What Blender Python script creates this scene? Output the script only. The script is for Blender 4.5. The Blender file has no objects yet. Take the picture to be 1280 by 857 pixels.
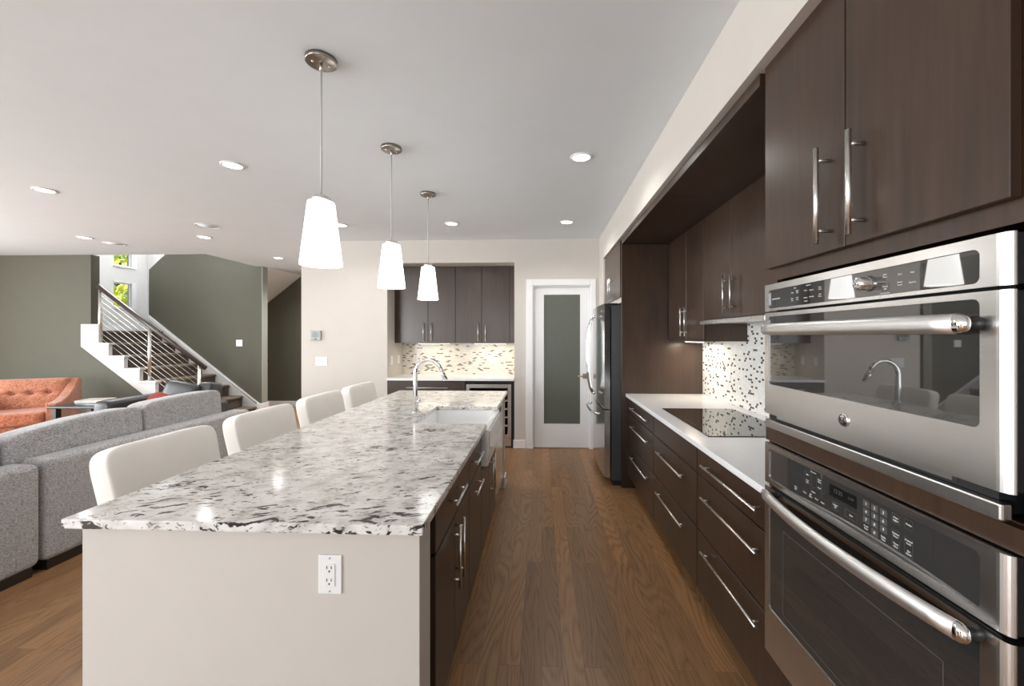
import bpy, bmesh, math, random
from mathutils import Vector, Matrix
random.seed(7)
PI = math.pi
S = bpy.context.scene
COL = S.collection

# ------------------------------------------------------------------ camera
cam_d = bpy.data.cameras.new('camera')
cam = bpy.data.objects.new('camera', cam_d)
COL.objects.link(cam)
cam_d.sensor_width = 36.0
cam_d.lens = 36.0 * 518.0 / 1280.0
cam_d.shift_x = -15.3 / 1280.0
cam_d.shift_y = -8.5 / 1280.0
cam_d.clip_start = 0.02
cam.location = (0, 0, 1.47)
cam.rotation_euler = (PI / 2, 0, math.atan(21.7 / 518.0))
S.camera = cam

# ------------------------------------------------------------------ world, exposure, daylight
S.view_settings.view_transform = 'Standard'
S.view_settings.look = 'None'
S.view_settings.gamma = 1.0
S.view_settings.use_curve_mapping = False
S.view_settings.exposure = 0.42
try:
    S.cycles.use_denoising = True
    S.cycles.max_bounces = 10
    S.cycles.diffuse_bounces = 5
    S.cycles.glossy_bounces = 4
    S.cycles.transmission_bounces = 6
    S.cycles.caustics_reflective = False
    S.cycles.caustics_refractive = False
    S.cycles.sample_clamp_indirect = 4.0
except Exception:
    pass
w = bpy.data.worlds.new('sky')
S.world = w
w.use_nodes = True
wn = w.node_tree
for n in list(wn.nodes):
    wn.nodes.remove(n)
sky = wn.nodes.new('ShaderNodeTexSky')
sky.sky_type = 'HOSEK_WILKIE'
sky.sun_direction = Vector((-0.5, 0.2, 0.85)).normalized()
sky.turbidity = 4.0
bgn = wn.nodes.new('ShaderNodeBackground')
bgn.inputs['Strength'].default_value = 1.6
wo = wn.nodes.new('ShaderNodeOutputWorld')
wn.links.new(sky.outputs[0], bgn.inputs[0])
wn.links.new(bgn.outputs[0], wo.inputs[0])

def area(name, loc, rot, sx, sy, power, color=(1, 1, 1)):
    d = bpy.data.lights.new(name, 'AREA')
    d.shape = 'RECTANGLE'
    d.size = sx
    d.size_y = sy
    d.energy = power
    d.color = color
    o = bpy.data.objects.new(name, d)
    o.location = loc
    o.rotation_euler = rot
    COL.objects.link(o)
    return o

DAY = (0.94, 0.975, 1.0)
# daylight through the glazed wall behind the photographer, one light in each opening
area('window_daylight_rear', (-1.2, -2.95, 1.35), (PI / 2, 0, 0), 3.2, 2.0, 45, DAY)
area('window_daylight_living', (-6.4, -2.95, 1.35), (PI / 2, 0, 0), 4.2, 2.0, 270, DAY)
# daylight through the windows on the living room side
area('window_daylight_side', (-9.45, 2.0, 1.5), (PI / 2, 0, -PI / 2), 4.0, 2.0, 340, DAY)
# added fill light high in the stairwell to brighten its walls, no window there
area('stairwell_fill', (-8.1, 7.6, 4.3), (PI / 2, 0, -PI / 2), 1.2, 1.2, 110, DAY)
sun_d = bpy.data.lights.new('sun', 'SUN')
sun_d.energy = 14.0
sun_d.angle = 0.02
sun_o = bpy.data.objects.new('sun', sun_d)
sun_o.rotation_euler = Vector((-0.5, 0.2, 0.85)).to_track_quat('Z', 'Y').to_euler()
COL.objects.link(sun_o)

# ------------------------------------------------------------------ materials
def lin(c):
    return tuple(((v / 255.0) / 12.92) if v / 255.0 <= 0.04045 else (((v / 255.0) + 0.055) / 1.055) ** 2.4 for v in c)

class NT:
    def __init__(self, name):
        self.m = bpy.data.materials.new(name)
        self.m.use_nodes = True
        self.t = self.m.node_tree
        self.b = self.t.nodes['Principled BSDF']
        self._tc = None
    def n(self, kind, **kw):
        nd = self.t.nodes.new(kind)
        for k, v in kw.items():
            if k in nd.inputs:
                nd.inputs[k].default_value = v
            else:
                setattr(nd, k, v)
        return nd
    def l(self, a, b):
        self.t.links.new(a, b)
    def co(self, scale=(1, 1, 1), rot=(0, 0, 0), src='Object'):
        if self._tc is None:
            self._tc = self.t.nodes.new('ShaderNodeTexCoord')
        mp = self.n('ShaderNodeMapping')
        mp.inputs['Scale'].default_value = scale
        mp.inputs['Rotation'].default_value = rot
        self.l(self._tc.outputs[src], mp.inputs['Vector'])
        return mp.outputs['Vector']
    def ramp(self, fac, stops, interp='LINEAR'):
        r = self.n('ShaderNodeValToRGB')
        r.color_ramp.interpolation = interp
        e = r.color_ramp.elements
        while len(e) < len(stops):
            e.new(0.5)
        for el, (p, c) in zip(e, stops):
            el.position = p
            el.color = (c[0], c[1], c[2], 1)
        self.l(fac, r.inputs['Fac'])
        return r.outputs['Color']
    def mix(self, fac, a, b, mode='MIX'):
        x = self.n('ShaderNodeMix', data_type='RGBA', blend_type=mode)
        for sock, v in ((x.inputs[0], fac), (x.inputs[6], a), (x.inputs[7], b)):
            if hasattr(v, 'links'):
                self.l(v, sock)
            elif isinstance(v, (int, float)):
                sock.default_value = v
            else:
                sock.default_value = (v[0], v[1], v[2], 1)
        return x.outputs[2]
    def math(self, op, a, b=0.0):
        x = self.n('ShaderNodeMath', operation=op)
        for sock, v in ((x.inputs[0], a), (x.inputs[1], b)):
            if hasattr(v, 'links'):
                self.l(v, sock)
            else:
                sock.default_value = v
        return x.outputs[0]
    def bump(self, h, strength=0.2, dist=0.01):
        b = self.n('ShaderNodeBump')
        b.inputs['Strength'].default_value = strength
        b.inputs['Distance'].default_value = dist
        self.l(h, b.inputs['Height'])
        self.l(b.outputs[0], self.b.inputs['Normal'])
    def color(self, c):
        if hasattr(c, 'links'):
            self.l(c, self.b.inputs['Base Color'])
        else:
            self.b.inputs['Base Color'].default_value = (c[0], c[1], c[2], 1)
    def set(self, **kw):
        for k, v in kw.items():
            self.b.inputs[k.replace('_', ' ')].default_value = v

def plain(name, c, rough=0.5, metal=0.0, var=0.04, scale=6.0, spec=0.5, bump=0.0):
    t = NT(name)
    nz = t.n('ShaderNodeTexNoise', Scale=scale, Detail=3.0)
    t.l(t.co(), nz.inputs['Vector'])
    t.color(t.ramp(nz.outputs['Fac'], [(0.3, tuple(v * (1 - var) for v in c)), (0.7, tuple(min(1, v * (1 + var)) for v in c))]))
    t.set(Roughness=rough, Metallic=metal)
    t.b.inputs['Specular IOR Level'].default_value = spec
    if bump:
        n2 = t.n('ShaderNodeTexNoise', Scale=180.0, Detail=2.0)
        t.l(t.co(), n2.inputs['Vector'])
        t.bump(n2.outputs['Fac'], bump, 0.002)
    return t.m

M = {}
M['ceiling'] = plain('ceiling_paint', lin((228, 234, 239)), 0.9, var=0.01, bump=0.05)
M['wall'] = plain('greige_wall_paint', lin((206, 200, 193)), 0.85, var=0.012, bump=0.05)
M['green'] = plain('olive_grey_wall_paint', lin((88, 86, 74)), 0.75, var=0.02, bump=0.05)
M['trim'] = plain('white_trim_paint', lin((240, 240, 241)), 0.4, var=0.01)
M['stairwhite'] = plain('white_stair_wall_paint', lin((228, 226, 224)), 0.8, var=0.01)
M['stairpaint'] = plain('white_stair_trim_paint', lin((206, 204, 202)), 0.5, var=0.01)
M['plastic'] = plain('white_plastic', lin((240, 240, 240)), 0.35, var=0.01)
M['black'] = plain('black_gap', (0.008, 0.008, 0.008), 0.6)
M['blackplastic'] = plain('black_plastic', (0.015, 0.015, 0.016), 0.35)
M['slot'] = plain('dark_slot', (0.05, 0.05, 0.05), 0.5)
M['greyplastic'] = plain('grey_plastic', lin((165, 165, 165)), 0.4)
M['lcd'] = plain('grey_display', lin((120, 126, 122)), 0.25)

def wood(name, c1, c2, rough, scale=(14, 14, 0.9), coat=0.0):
    t = NT(name)
    v = t.co(scale)
    n1 = t.n('ShaderNodeTexNoise', Scale=3.0, Detail=6.0, Roughness=0.6, Distortion=0.4)
    t.l(v, n1.inputs['Vector'])
    n2 = t.n('ShaderNodeTexNoise', Scale=1.6, Detail=2.0)
    t.l(t.co(), n2.inputs['Vector'])
    f = t.math('ADD', t.math('MULTIPLY', n1.outputs['Fac'], 0.55), t.math('MULTIPLY', n2.outputs['Fac'], 0.45))
    t.color(t.ramp(f, [(0.35, c1), (0.65, c2)]))
    t.set(Roughness=rough)
    t.b.inputs['Coat Weight'].default_value = coat
    t.b.inputs['Specular IOR Level'].default_value = 0.65
    t.b.inputs['Coat Roughness'].default_value = 0.25
    return t.m

M['wood'] = wood('espresso_stained_wood', lin((47, 32, 23)), lin((71, 52, 39)), 0.30, coat=0.0)
M['darkwood'] = wood('dark_table_wood', lin((26, 21, 19)), lin((38, 31, 27)), 0.4)
M['railwood'] = wood('dark_handrail_wood', lin((48, 37, 31)), lin((62, 49, 42)), 0.35, scale=(1, 14, 14))

def steel(name, c, rough, stretch, metal=1.0):
    t = NT(name)
    nz = t.n('ShaderNodeTexNoise', Scale=6.0, Detail=4.0)
    t.l(t.co(stretch), nz.inputs['Vector'])
    t.color(t.ramp(nz.outputs['Fac'], [(0.3, tuple(v * 0.95 for v in c)), (0.7, c)]))
    t.set(Metallic=metal)
    mr = t.n('ShaderNodeMapRange')
    mr.inputs['To Min'].default_value = rough * 0.85
    mr.inputs['To Max'].default_value = rough * 1.2
    t.l(nz.outputs['Fac'], mr.inputs['Value'])
    t.l(mr.outputs[0], t.b.inputs['Roughness'])
    return t.m

M['steel'] = steel('brushed_stainless_steel', (0.78, 0.77, 0.76), 0.24, (60, 2, 60))
M['fridge'] = steel('brushed_refrigerator_steel', (0.55, 0.55, 0.55), 0.15, (60, 60, 2))
M['nickel'] = steel('brushed_nickel', (0.82, 0.80, 0.76), 0.28, (8, 8, 8))
M['satin'] = steel('satin_steel_bar', (0.84, 0.83, 0.82), 0.36, (60, 2, 60))
M['chrome'] = steel('polished_chrome', (0.82, 0.82, 0.82), 0.06, (4, 4, 4))
M['canopy'] = steel('brushed_nickel_canopy', (0.36, 0.32, 0.28), 0.3, (30, 30, 2))
M['bronze'] = steel('aged_brass', (0.42, 0.36, 0.26), 0.3, (8, 8, 8))
M['fridgeside'] = plain('dark_grey_fridge_side', lin((66, 68, 69)), 0.45, var=0.03)
M['quartz'] = plain('white_quartz', lin((243, 243, 246)), 0.18, var=0.012, scale=30)
M['porcelain'] = plain('white_fireclay', lin((245, 245, 245)), 0.1, var=0.005)
M['blackglass'] = plain('black_ceramic_glass', (0.008, 0.007, 0.006), 0.03, spec=0.8)
M['ovenglass'] = plain('grey_oven_glass', (0.03, 0.029, 0.028), 0.02)
M['ovenglass'].node_tree.nodes['Principled BSDF'].inputs['IOR'].default_value = 2.1
M['panelglass'] = plain('grey_control_glass', (0.042, 0.041, 0.040), 0.02)
M['panelglass'].node_tree.nodes['Principled BSDF'].inputs['IOR'].default_value = 2.3
M['keygrey'] = plain('key_pad_grey', (0.085, 0.083, 0.081), 0.2)
M['print'] = plain('white_print', (0.75, 0.75, 0.74), 0.5)
M['cord'] = plain('clear_cord', lin((205, 205, 205)), 0.35)
M['cream'] = plain('cream_upholstery', lin((242, 238, 232)), 0.7, var=0.02, bump=0.1)
M['leather'] = plain('charcoal_leather', lin((48, 49, 51)), 0.36, var=0.12, scale=9)
M['redcloth'] = plain('red_velvet', lin((130, 45, 38)), 0.85, var=0.15, scale=14)
M['greyfur'] = plain('grey_plush', lin((112, 108, 108)), 0.95, var=0.2, scale=40)
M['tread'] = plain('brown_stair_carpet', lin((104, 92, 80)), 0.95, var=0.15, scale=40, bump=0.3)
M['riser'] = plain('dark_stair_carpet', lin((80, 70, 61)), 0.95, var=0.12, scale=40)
M['screen'] = plain('clock_display', (0.012, 0.012, 0.012), 0.1)
M['bark'] = plain('tree_bark', lin((96, 80, 64)), 0.9, var=0.2)
M['leaf'] = plain('yellow_green_leaf', lin((222, 226, 110)), 0.6, var=0.25, scale=3)
M['leaf2'] = plain('green_leaf', lin((160, 200, 130)), 0.6, var=0.3, scale=3)

for k_ in ('leaf', 'leaf2'):
    nt_ = M[k_].node_tree
    pb_ = nt_.nodes['Principled BSDF']
    tr_n = nt_.nodes.new('ShaderNodeBsdfTranslucent')
    nt_.links.new(pb_.inputs['Base Color'].links[0].from_socket, tr_n.inputs['Color'])
    mx_ = nt_.nodes.new('ShaderNodeMixShader')
    mx_.inputs[0].default_value = 0.55
    nt_.links.new(pb_.outputs[0], mx_.inputs[1])
    nt_.links.new(tr_n.outputs[0], mx_.inputs[2])
    nt_.links.new(mx_.outputs[0], nt_.nodes['Material Output'].inputs['Surface'])

# frosted door glass
t = NT('frosted_glass')
nz = t.n('ShaderNodeTexNoise', Scale=90.0, Detail=2.0)
t.l(t.co(), nz.inputs['Vector'])
t.color(t.ramp(nz.outputs['Fac'], [(0.3, lin((112, 116, 105))), (0.7, lin((120, 124, 113)))]))
t.set(Roughness=0.45)
t.b.inputs['Transmission Weight'].default_value = 0.35
M['frosted'] = t.m
# clear window glass
t = NT('window_glass')
nz = t.n('ShaderNodeTexNoise', Scale=1.0)
t.l(t.co(), nz.inputs['Vector'])
t.color(t.ramp(nz.outputs['Fac'], [(0.3, (0.96, 0.98, 0.97)), (0.7, (1, 1, 1))]))
t.set(Roughness=0.0, IOR=1.05)
t.b.inputs['Transmission Weight'].default_value = 1.0
M['glass'] = t.m

def emis(name, c, strength, base=(0.9, 0.9, 0.88)):
    t = NT(name)
    nz = t.n('ShaderNodeTexNoise', Scale=3.0)
    t.l(t.co(), nz.inputs['Vector'])
    t.l(t.ramp(nz.outputs['Fac'], [(0.3, tuple(v * 0.97 for v in c)), (0.7, c)]), t.b.inputs['Emission Color'])
    t.color(base)
    t.set(Roughness=0.3)
    t.b.inputs['Emission Strength'].default_value = strength
    return t.m
M['shade'] = emis('lit_opal_glass', (1.0, 0.985, 0.96), 3.4)
M['lens'] = emis('lit_downlight_lens', (1.0, 0.98, 0.95), 6.0)
M['undercab'] = emis('lit_under_cabinet_strip', (1.0, 0.9, 0.74), 3.0)
M['digit'] = emis('dim_amber_digits', (0.45, 0.42, 0.35), 0.08, (0.03, 0.03, 0.03))

# oak floor: boards run along Y
t = NT('oak_floor_boards')
v = t.co((1, 1, 1), (0, 0, PI / 2))
br = t.n('ShaderNodeTexBrick')
br.offset = 0.37
br.offset_frequency = 2
br.squash = 1.0
br.inputs['Color1'].default_value = (0, 0, 0, 1)
br.inputs['Color2'].default_value = (1, 1, 1, 1)
br.inputs['Mortar'].default_value = (0.5, 0.5, 0.5, 1)
br.inputs['Scale'].default_value = 1.0
br.inputs['Mortar Size'].default_value = 0.0009
br.inputs['Mortar Smooth'].default_value = 0.2
br.inputs['Bias'].default_value = 0.0
br.inputs['Brick Width'].default_value = 1.35
br.inputs['Row Height'].default_value = 0.095
t.l(v, br.inputs['Vector'])
sep = t.n('ShaderNodeSeparateColor')
t.l(br.outputs['Color'], sep.inputs[0])
rnd = sep.outputs[0]
# per-board shifted coordinate for the grain
comb = t.n('ShaderNodeCombineXYZ')
t.l(t.math('MULTIPLY', rnd, 17.0), comb.inputs[0])
t.l(t.math('MULTIPLY', rnd, 41.0), comb.inputs[1])
t.l(t.math('MULTIPLY', rnd, 9.0), comb.inputs[2])
addv = t.n('ShaderNodeVectorMath', operation='ADD')
t.l(t.co((1.0, 0.15, 1.0)), addv.inputs[0])
t.l(comb.outputs[0], addv.inputs[1])
gn = t.n('ShaderNodeTexNoise', Scale=5.5, Detail=1.5, Roughness=0.4)
t.l(addv.outputs[0], gn.inputs['Vector'])
rings = t.math('FRACT', t.math('MULTIPLY', gn.outputs['Fac'], 22.0))
rings = t.math('ABSOLUTE', t.math('SUBTRACT', rings, 0.5))
fine = t.n('ShaderNodeTexNoise', Scale=1.0, Detail=4.0, Roughness=0.65)
t.l(t.co((260, 7, 1)), fine.inputs['Vector'])
grain = t.math('ADD', t.math('MULTIPLY', rings, t.math('ADD', 0.25, t.math('MULTIPLY', t.math('FRACT', t.math('MULTIPLY', rnd, 7.3)), 0.75))), t.math('MULTIPLY', fine.outputs['Fac'], 0.8))
gcol = t.ramp(grain, [(0.30, lin((112, 82, 56))), (0.46, lin((142, 107, 74))), (0.80, lin((160, 124, 89)))])
tone = t.ramp(rnd, [(0.0, (0.80, 0.79, 0.78)), (0.5, (0.98, 0.96, 0.94)), (0.85, (1.08, 1.05, 1.0)), (1.0, (1.15, 1.02, 0.86))])
c = t.mix(1.0, gcol, tone, 'MULTIPLY')
c = t.mix(t.math('MULTIPLY', br.outputs['Fac'], 0.6), c, lin((50, 34, 22)))
t.color(c)
t.set(Roughness=0.36)
t.b.inputs['Specular IOR Level'].default_value = 0.4
t.bump(grain, 0.06, 0.002)
M['floor'] = t.m

# granite: pale ground, dark streaks drawn out along one direction
t = NT('white_granite')
v0 = t.co((1, 1, 1), (0, 0, -0.22))
wn_ = t.n('ShaderNodeTexNoise', Scale=6.0, Detail=3.0)
t.l(v0, wn_.inputs['Vector'])
warp = t.n('ShaderNodeVectorMath', operation='MULTIPLY_ADD')
t.l(wn_.outputs['Color'], warp.inputs[0])
warp.inputs[1].default_value = (0.13, 0.13, 0.13)
t.l(v0, warp.inputs[2])
st = t.n('ShaderNodeVectorMath', operation='MULTIPLY')
t.l(warp.outputs[0], st.inputs[0])
st.inputs[1].default_value = (15.0, 62.0, 40.0)
s1 = t.n('ShaderNodeTexNoise', Scale=1.0, Detail=3.0, Roughness=0.55)
t.l(st.outputs[0], s1.inputs['Vector'])
st2 = t.n('ShaderNodeVectorMath', operation='MULTIPLY')
t.l(warp.outputs[0], st2.inputs[0])
st2.inputs[1].default_value = (34.0, 120.0, 90.0)
s2 = t.n('ShaderNodeTexNoise', Scale=1.0, Detail=3.0, Roughness=0.6)
t.l(st2.outputs[0], s2.inputs['Vector'])
big = t.n('ShaderNodeTexNoise', Scale=5.0, Detail=2.0)
t.l(v0, big.inputs['Vector'])
cl = t.n('ShaderNodeTexNoise', Scale=16.0, Detail=4.0)
t.l(v0, cl.inputs['Vector'])
ground = t.ramp(cl.outputs['Fac'], [(0.30, lin((192, 187, 182))), (0.48, lin((224, 221, 217))), (0.7, lin((240, 238, 236)))])
f1 = t.math('ADD', s1.outputs['Fac'], t.math('MULTIPLY', t.math('SUBTRACT', big.outputs['Fac'], 0.5), 0.35))
k1 = t.ramp(f1, [(0.60, (0, 0, 0)), (0.645, (1, 1, 1))])
k2 = t.ramp(s2.outputs['Fac'], [(0.60, (0, 0, 0)), (0.65, (0.85, 0.85, 0.85))])
c = t.mix(k2, ground, lin((112, 106, 102)))
c = t.mix(k1, c, lin((52, 48, 47)))
t.color(c)
t.set(Roughness=0.11, IOR=1.36)
M['granite'] = t.m

# mosaic of small bricks with scattered dark pieces; axis: the two world axes it is laid on
def mosaic(name, ax, light, lighter, dark, w_, h_, share):
    t = NT(name)
    sp_ = t.n('ShaderNodeSeparateXYZ')
    t.l(t.co(), sp_.inputs[0])
    cb_ = t.n('ShaderNodeCombineXYZ')
    t.l(sp_.outputs[ax], cb_.inputs[0])
    t.l(sp_.outputs[2], cb_.inputs[1])
    v = cb_.outputs[0]
    b = t.n('ShaderNodeTexBrick')
    b.offset = 0.5
    b.inputs['Color1'].default_value = (0, 0, 0, 1)
    b.inputs['Color2'].default_value = (1, 1, 1, 1)
    b.inputs['Mortar'].default_value = (0.35, 0.35, 0.35, 1)
    b.inputs['Scale'].default_value = 1.0
    b.inputs['Mortar Size'].default_value = 0.0012
    b.inputs['Brick Width'].default_value = w_
    b.inputs['Row Height'].default_value = h_
    t.l(v, b.inputs['Vector'])
    col = t.ramp(b.outputs['Color'], [(0.0, dark), (share, light), (0.6, lighter)], 'CONSTANT')
    col = t.mix(b.outputs['Fac'], col, tuple(x * 0.92 for x in light))
    t.color(col)
    t.set(Roughness=0.16)
    t.bump(t.math('SUBTRACT', 1.0, b.outputs['Fac']), 0.15, 0.002)
    return t.m
M['mosaic_back'] = mosaic('cream_mosaic', 0, lin((226, 219, 205)), lin((236, 231, 220)), lin((108, 100, 92)), 0.046, 0.0155, 0.115)
M['mosaic_right'] = mosaic('white_mosaic', 1, lin((232, 231, 226)), lin((240, 239, 236)), lin((84, 74, 66)), 0.03, 0.017, 0.125)

# woven grey upholstery
def weave(name, a, b_, sc=(1, 1, 1)):
    t = NT(name)
    n1 = t.n('ShaderNodeTexNoise', Scale=150.0, Detail=3.0, Roughness=0.7)
    t.l(t.co(sc), n1.inputs['Vector'])
    n2 = t.n('ShaderNodeTexNoise', Scale=30.0, Detail=3.0)
    t.l(t.co(sc), n2.inputs['Vector'])
    f = t.math('ADD', t.math('MULTIPLY', n1.outputs['Fac'], 0.85), t.math('MULTIPLY', n2.outputs['Fac'], 0.15))
    t.color(t.ramp(f, [(0.34, a), (0.66, b_)]))
    t.set(Roughness=0.95)
    t.b.inputs['Specular IOR Level'].default_value = 0.15
    t.b.inputs['Sheen Weight'].default_value = 0.25
    t.bump(f, 0.35, 0.004)
    return t.m
M['greycloth'] = weave('grey_woven_upholstery', lin((118, 118, 120)), lin((206, 205, 206)), (1, 0.5, 1.2))
M['orange'] = weave('orange_patterned_upholstery', lin((120, 72, 54)), lin((204, 140, 112)), (0.5, 0.5, 0.5))
M['orangeseat'] = weave('orange_patterned_seat_upholstery', lin((122, 66, 46)), lin((204, 130, 98)), (0.5, 0.5, 0.5))

# ------------------------------------------------------------------ mesh helpers
class MB:
    def __init__(self):
        self.bm = bmesh.new()
    def _merge(self, tmp, smooth=False):
        for f in tmp.faces:
            f.smooth = smooth
        me = bpy.data.meshes.new('tmp')
        tmp.to_mesh(me)
        tmp.free()
        self.bm.from_mesh(me)
        bpy.data.meshes.remove(me)
        return self
    def box(self, x0, x1, y0, y1, z0, z1, bev=0.0, seg=2, smooth=False, rot=None, piv=None):
        b = bmesh.new()
        bmesh.ops.create_cube(b, size=1.0)
        sx, sy, sz = x1 - x0, y1 - y0, z1 - z0
        bmesh.ops.scale(b, vec=(sx, sy, sz), verts=b.verts)
        if bev > 0:
            bmesh.ops.bevel(b, geom=list(b.edges), offset=min(bev, 0.49 * min(abs(sx), abs(sy), abs(sz))), segments=seg, profile=0.5, affect='EDGES')
        c = Vector(((x0 + x1) / 2, (y0 + y1) / 2, (z0 + z1) / 2))
        bmesh.ops.translate(b, vec=c, verts=b.verts)
        if rot is not None:
            p = Vector(piv) if piv is not None else c
            bmesh.ops.rotate(b, cent=p, matrix=rot, verts=b.verts)
        return self._merge(b, smooth)
    def cyl(self, p0, p1, r0, r1=None, seg=20, smooth=True, caps=True):
        r1 = r0 if r1 is None else r1
        p0, p1 = Vector(p0), Vector(p1)
        d = p1 - p0
        b = bmesh.new()
        bmesh.ops.create_cone(b, cap_ends=caps, cap_tris=False, segments=seg, radius1=r0, radius2=r1, depth=d.length)
        q = d.to_track_quat('Z', 'Y')
        bmesh.ops.rotate(b, cent=(0, 0, 0), matrix=q.to_matrix(), verts=b.verts)
        bmesh.ops.translate(b, vec=(p0 + p1) / 2, verts=b.verts)
        self._merge(b, False)
        if smooth:
            self.bm.faces.ensure_lookup_table()
            for f in self.bm.faces[-(seg + (2 if caps else 0)):]:
                if len(f.verts) == 4:
                    f.smooth = True
        return self
    def lathe(self, prof, c, axis='Z', seg=32, smooth=True):
        # prof: (radius, height) pairs along the axis
        c = Vector(c)
        b = bmesh.new()
        rings = []
        for r, h in prof:
            ring = []
            for i in range(seg):
                a = 2 * PI * i / seg
                u_, v_ = r * math.cos(a), r * math.sin(a)
                p = {'Z': (u_, v_, h), 'X': (h, u_, v_), 'Y': (u_, h, v_)}[axis]
                ring.append(b.verts.new(Vector(p) + c))
            rings.append(ring)
        for a, bb in zip(rings, rings[1:]):
            for i in range(seg):
                j = (i + 1) % seg
                b.faces.new((a[i], a[j], bb[j], bb[i]))
        if prof[0][0] > 1e-5 and prof[0] != prof[-1]:
            b.faces.new(rings[0][::-1])
        if prof[-1][0] > 1e-5 and prof[0] != prof[-1]:
            b.faces.new(rings[-1])
        bmesh.ops.remove_doubles(b, verts=b.verts, dist=1e-6)
        bmesh.ops.recalc_face_normals(b, faces=b.faces)
        return self._merge(b, smooth)
    def tube(self, pts, r, seg=12, smooth=True, flat=None):
        # round tube along a path; flat=(a,b): elliptical section radii along (binormal, normal)
        pts = [Vector(p) for p in pts]
        n = len(pts)
        rs = r if isinstance(r, (list, tuple)) else [r] * n
        b = bmesh.new()
        rings = []
        prev = None
        for i, p in enumerate(pts):
            if i == 0:
                d = pts[1] - pts[0]
            elif i == n - 1:
                d = pts[-1] - pts[-2]
            else:
                d = (pts[i + 1] - pts[i]).normalized() + (pts[i] - pts[i - 1]).normalized()
            d.normalize()
            if prev is None:
                up = Vector((0, 0, 1)) if abs(d.z) < 0.9 else Vector((0, 1, 0))
                x = d.cross(up).normalized()
            else:
                x = (prev - d * prev.dot(d)).normalized()
            prev = x
            y = d.cross(x)
            fa, fb = flat if flat else (1, 1)
            rings.append([b.verts.new(p + (x * math.cos(2 * PI * k / seg) * fa + y * math.sin(2 * PI * k / seg) * fb) * rs[i]) for k in range(seg)])
        for a, c in zip(rings, rings[1:]):
            for k in range(seg):
                j = (k + 1) % seg
                b.faces.new((a[k], a[j], c[j], c[k]))
        b.faces.new(rings[0][::-1])
        b.faces.new(rings[-1])
        bmesh.ops.recalc_face_normals(b, faces=b.faces)
        return self._merge(b, smooth)
    def prism(self, poly, axis, a, bb):
        # poly: 2-D points; axis: the extruded axis ('X','Y','Z')
        b = bmesh.new()
        def P(p, h):
            return {'Y': (p[0], h, p[1]), 'X': (h, p[0], p[1]), 'Z': (p[0], p[1], h)}[axis]
        lo = [b.verts.new(P(p, a)) for p in poly]
        hi = [b.verts.new(P(p, bb)) for p in poly]
        b.faces.new(lo)
        b.faces.new(hi[::-1])
        n = len(poly)
        for i in range(n):
            j = (i + 1) % n
            b.faces.new((lo[i], hi[i], hi[j], lo[j]))
        bmesh.ops.recalc_face_normals(b, faces=b.faces)
        bmesh.ops.triangulate(b, faces=[f for f in b.faces if len(f.verts) > 4])
        return self._merge(b, False)
    def puff(self, c, s, e=0.35, rot=None, nu=28, nv=16, fn=None):
        # superellipsoid cushion, half sizes s
        b = bmesh.new()
        def sg(v, p):
            return math.copysign(abs(v) ** p, v)
        rows = []
        for i in range(nv + 1):
            ph = -PI / 2 + PI * i / nv
            row = []
            for k in range(nu):
                th = 2 * PI * k / nu
                p = Vector((s[0] * sg(math.cos(ph), e) * sg(math.cos(th), e), s[1] * sg(math.cos(ph), e) * sg(math.sin(th), e), s[2] * sg(math.sin(ph), e)))
                if fn:
                    p = Vector(fn(p))
                if rot is not None:
                    p = rot @ p
                row.append(b.verts.new(p + Vector(c)))
            rows.append(row)
        for r0, r1 in zip(rows, rows[1:]):
            for k in range(nu):
                j = (k + 1) % nu
                b.faces.new((r0[k], r0[j], r1[j], r1[k]))
        bmesh.ops.remove_doubles(b, verts=b.verts, dist=1e-5)
        bmesh.ops.recalc_face_normals(b, faces=b.faces)
        return self._merge(b, True)
    def quad(self, pts):
        b = bmesh.new()
        b.faces.new([b.verts.new(p) for p in pts])
        return self._merge(b)
    def text(self, s, loc, size, right=(0, -1, 0), up=(0, 0, 1), depth=0.0006, align='CENTER', squash=1.0):
        cu = bpy.data.curves.new('t', 'FONT')
        cu.body = s
        cu.size = size
        cu.align_x = align
        cu.align_y = 'CENTER'
        cu.extrude = depth / 2
        cu.resolution_u = 2
        o = bpy.data.objects.new('t', cu)
        COL.objects.link(o)
        dg = bpy.context.evaluated_depsgraph_get()
        me = bpy.data.meshes.new_from_object(o.evaluated_get(dg))
        bpy.data.objects.remove(o)
        bpy.data.curves.remove(cu)
        R, U = Vector(right), Vector(up)
        N = R.cross(U)
        for v in me.vertices:
            v.co = Vector(loc) + R * v.co.x * squash + U * v.co.y + N * v.co.z
        self.bm.from_mesh(me)
        bpy.data.meshes.remove(me)
        return self

def rootloc(o):
    p = o
    while p.parent:
        p = p.parent
    return Vector(p.location)

def obj(name, mb, mat, parent=None, local=False):
    me = bpy.data.meshes.new(name)
    if parent is not None and not local:
        bmesh.ops.translate(mb.bm, vec=-rootloc(parent), verts=mb.bm.verts)
    mb.bm.to_mesh(me)
    mb.bm.free()
    me.materials.append(M[mat] if isinstance(mat, str) else mat)
    o = bpy.data.objects.new(name, me)
    COL.objects.link(o)
    if parent is not None:
        o.parent = parent
    return o

def thing(name, label, cat, loc=(0, 0, 0), group=None, rz=0.0):
    o = bpy.data.objects.new(name, None)
    o.empty_display_size = 0.1
    COL.objects.link(o)
    o.location = loc
    o.rotation_euler = (0, 0, rz)
    o['label'] = label
    o['category'] = cat
    if group:
        o['group'] = group
    return o

def tag(o, label, cat, group=None):
    o['label'] = label
    o['category'] = cat
    if group:
        o['group'] = group
    return o

def struct(name, mb, mat, parent=None):
    o = obj(name, mb, mat, parent)
    if parent is None:
        o['kind'] = 'structure'
    return o

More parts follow.
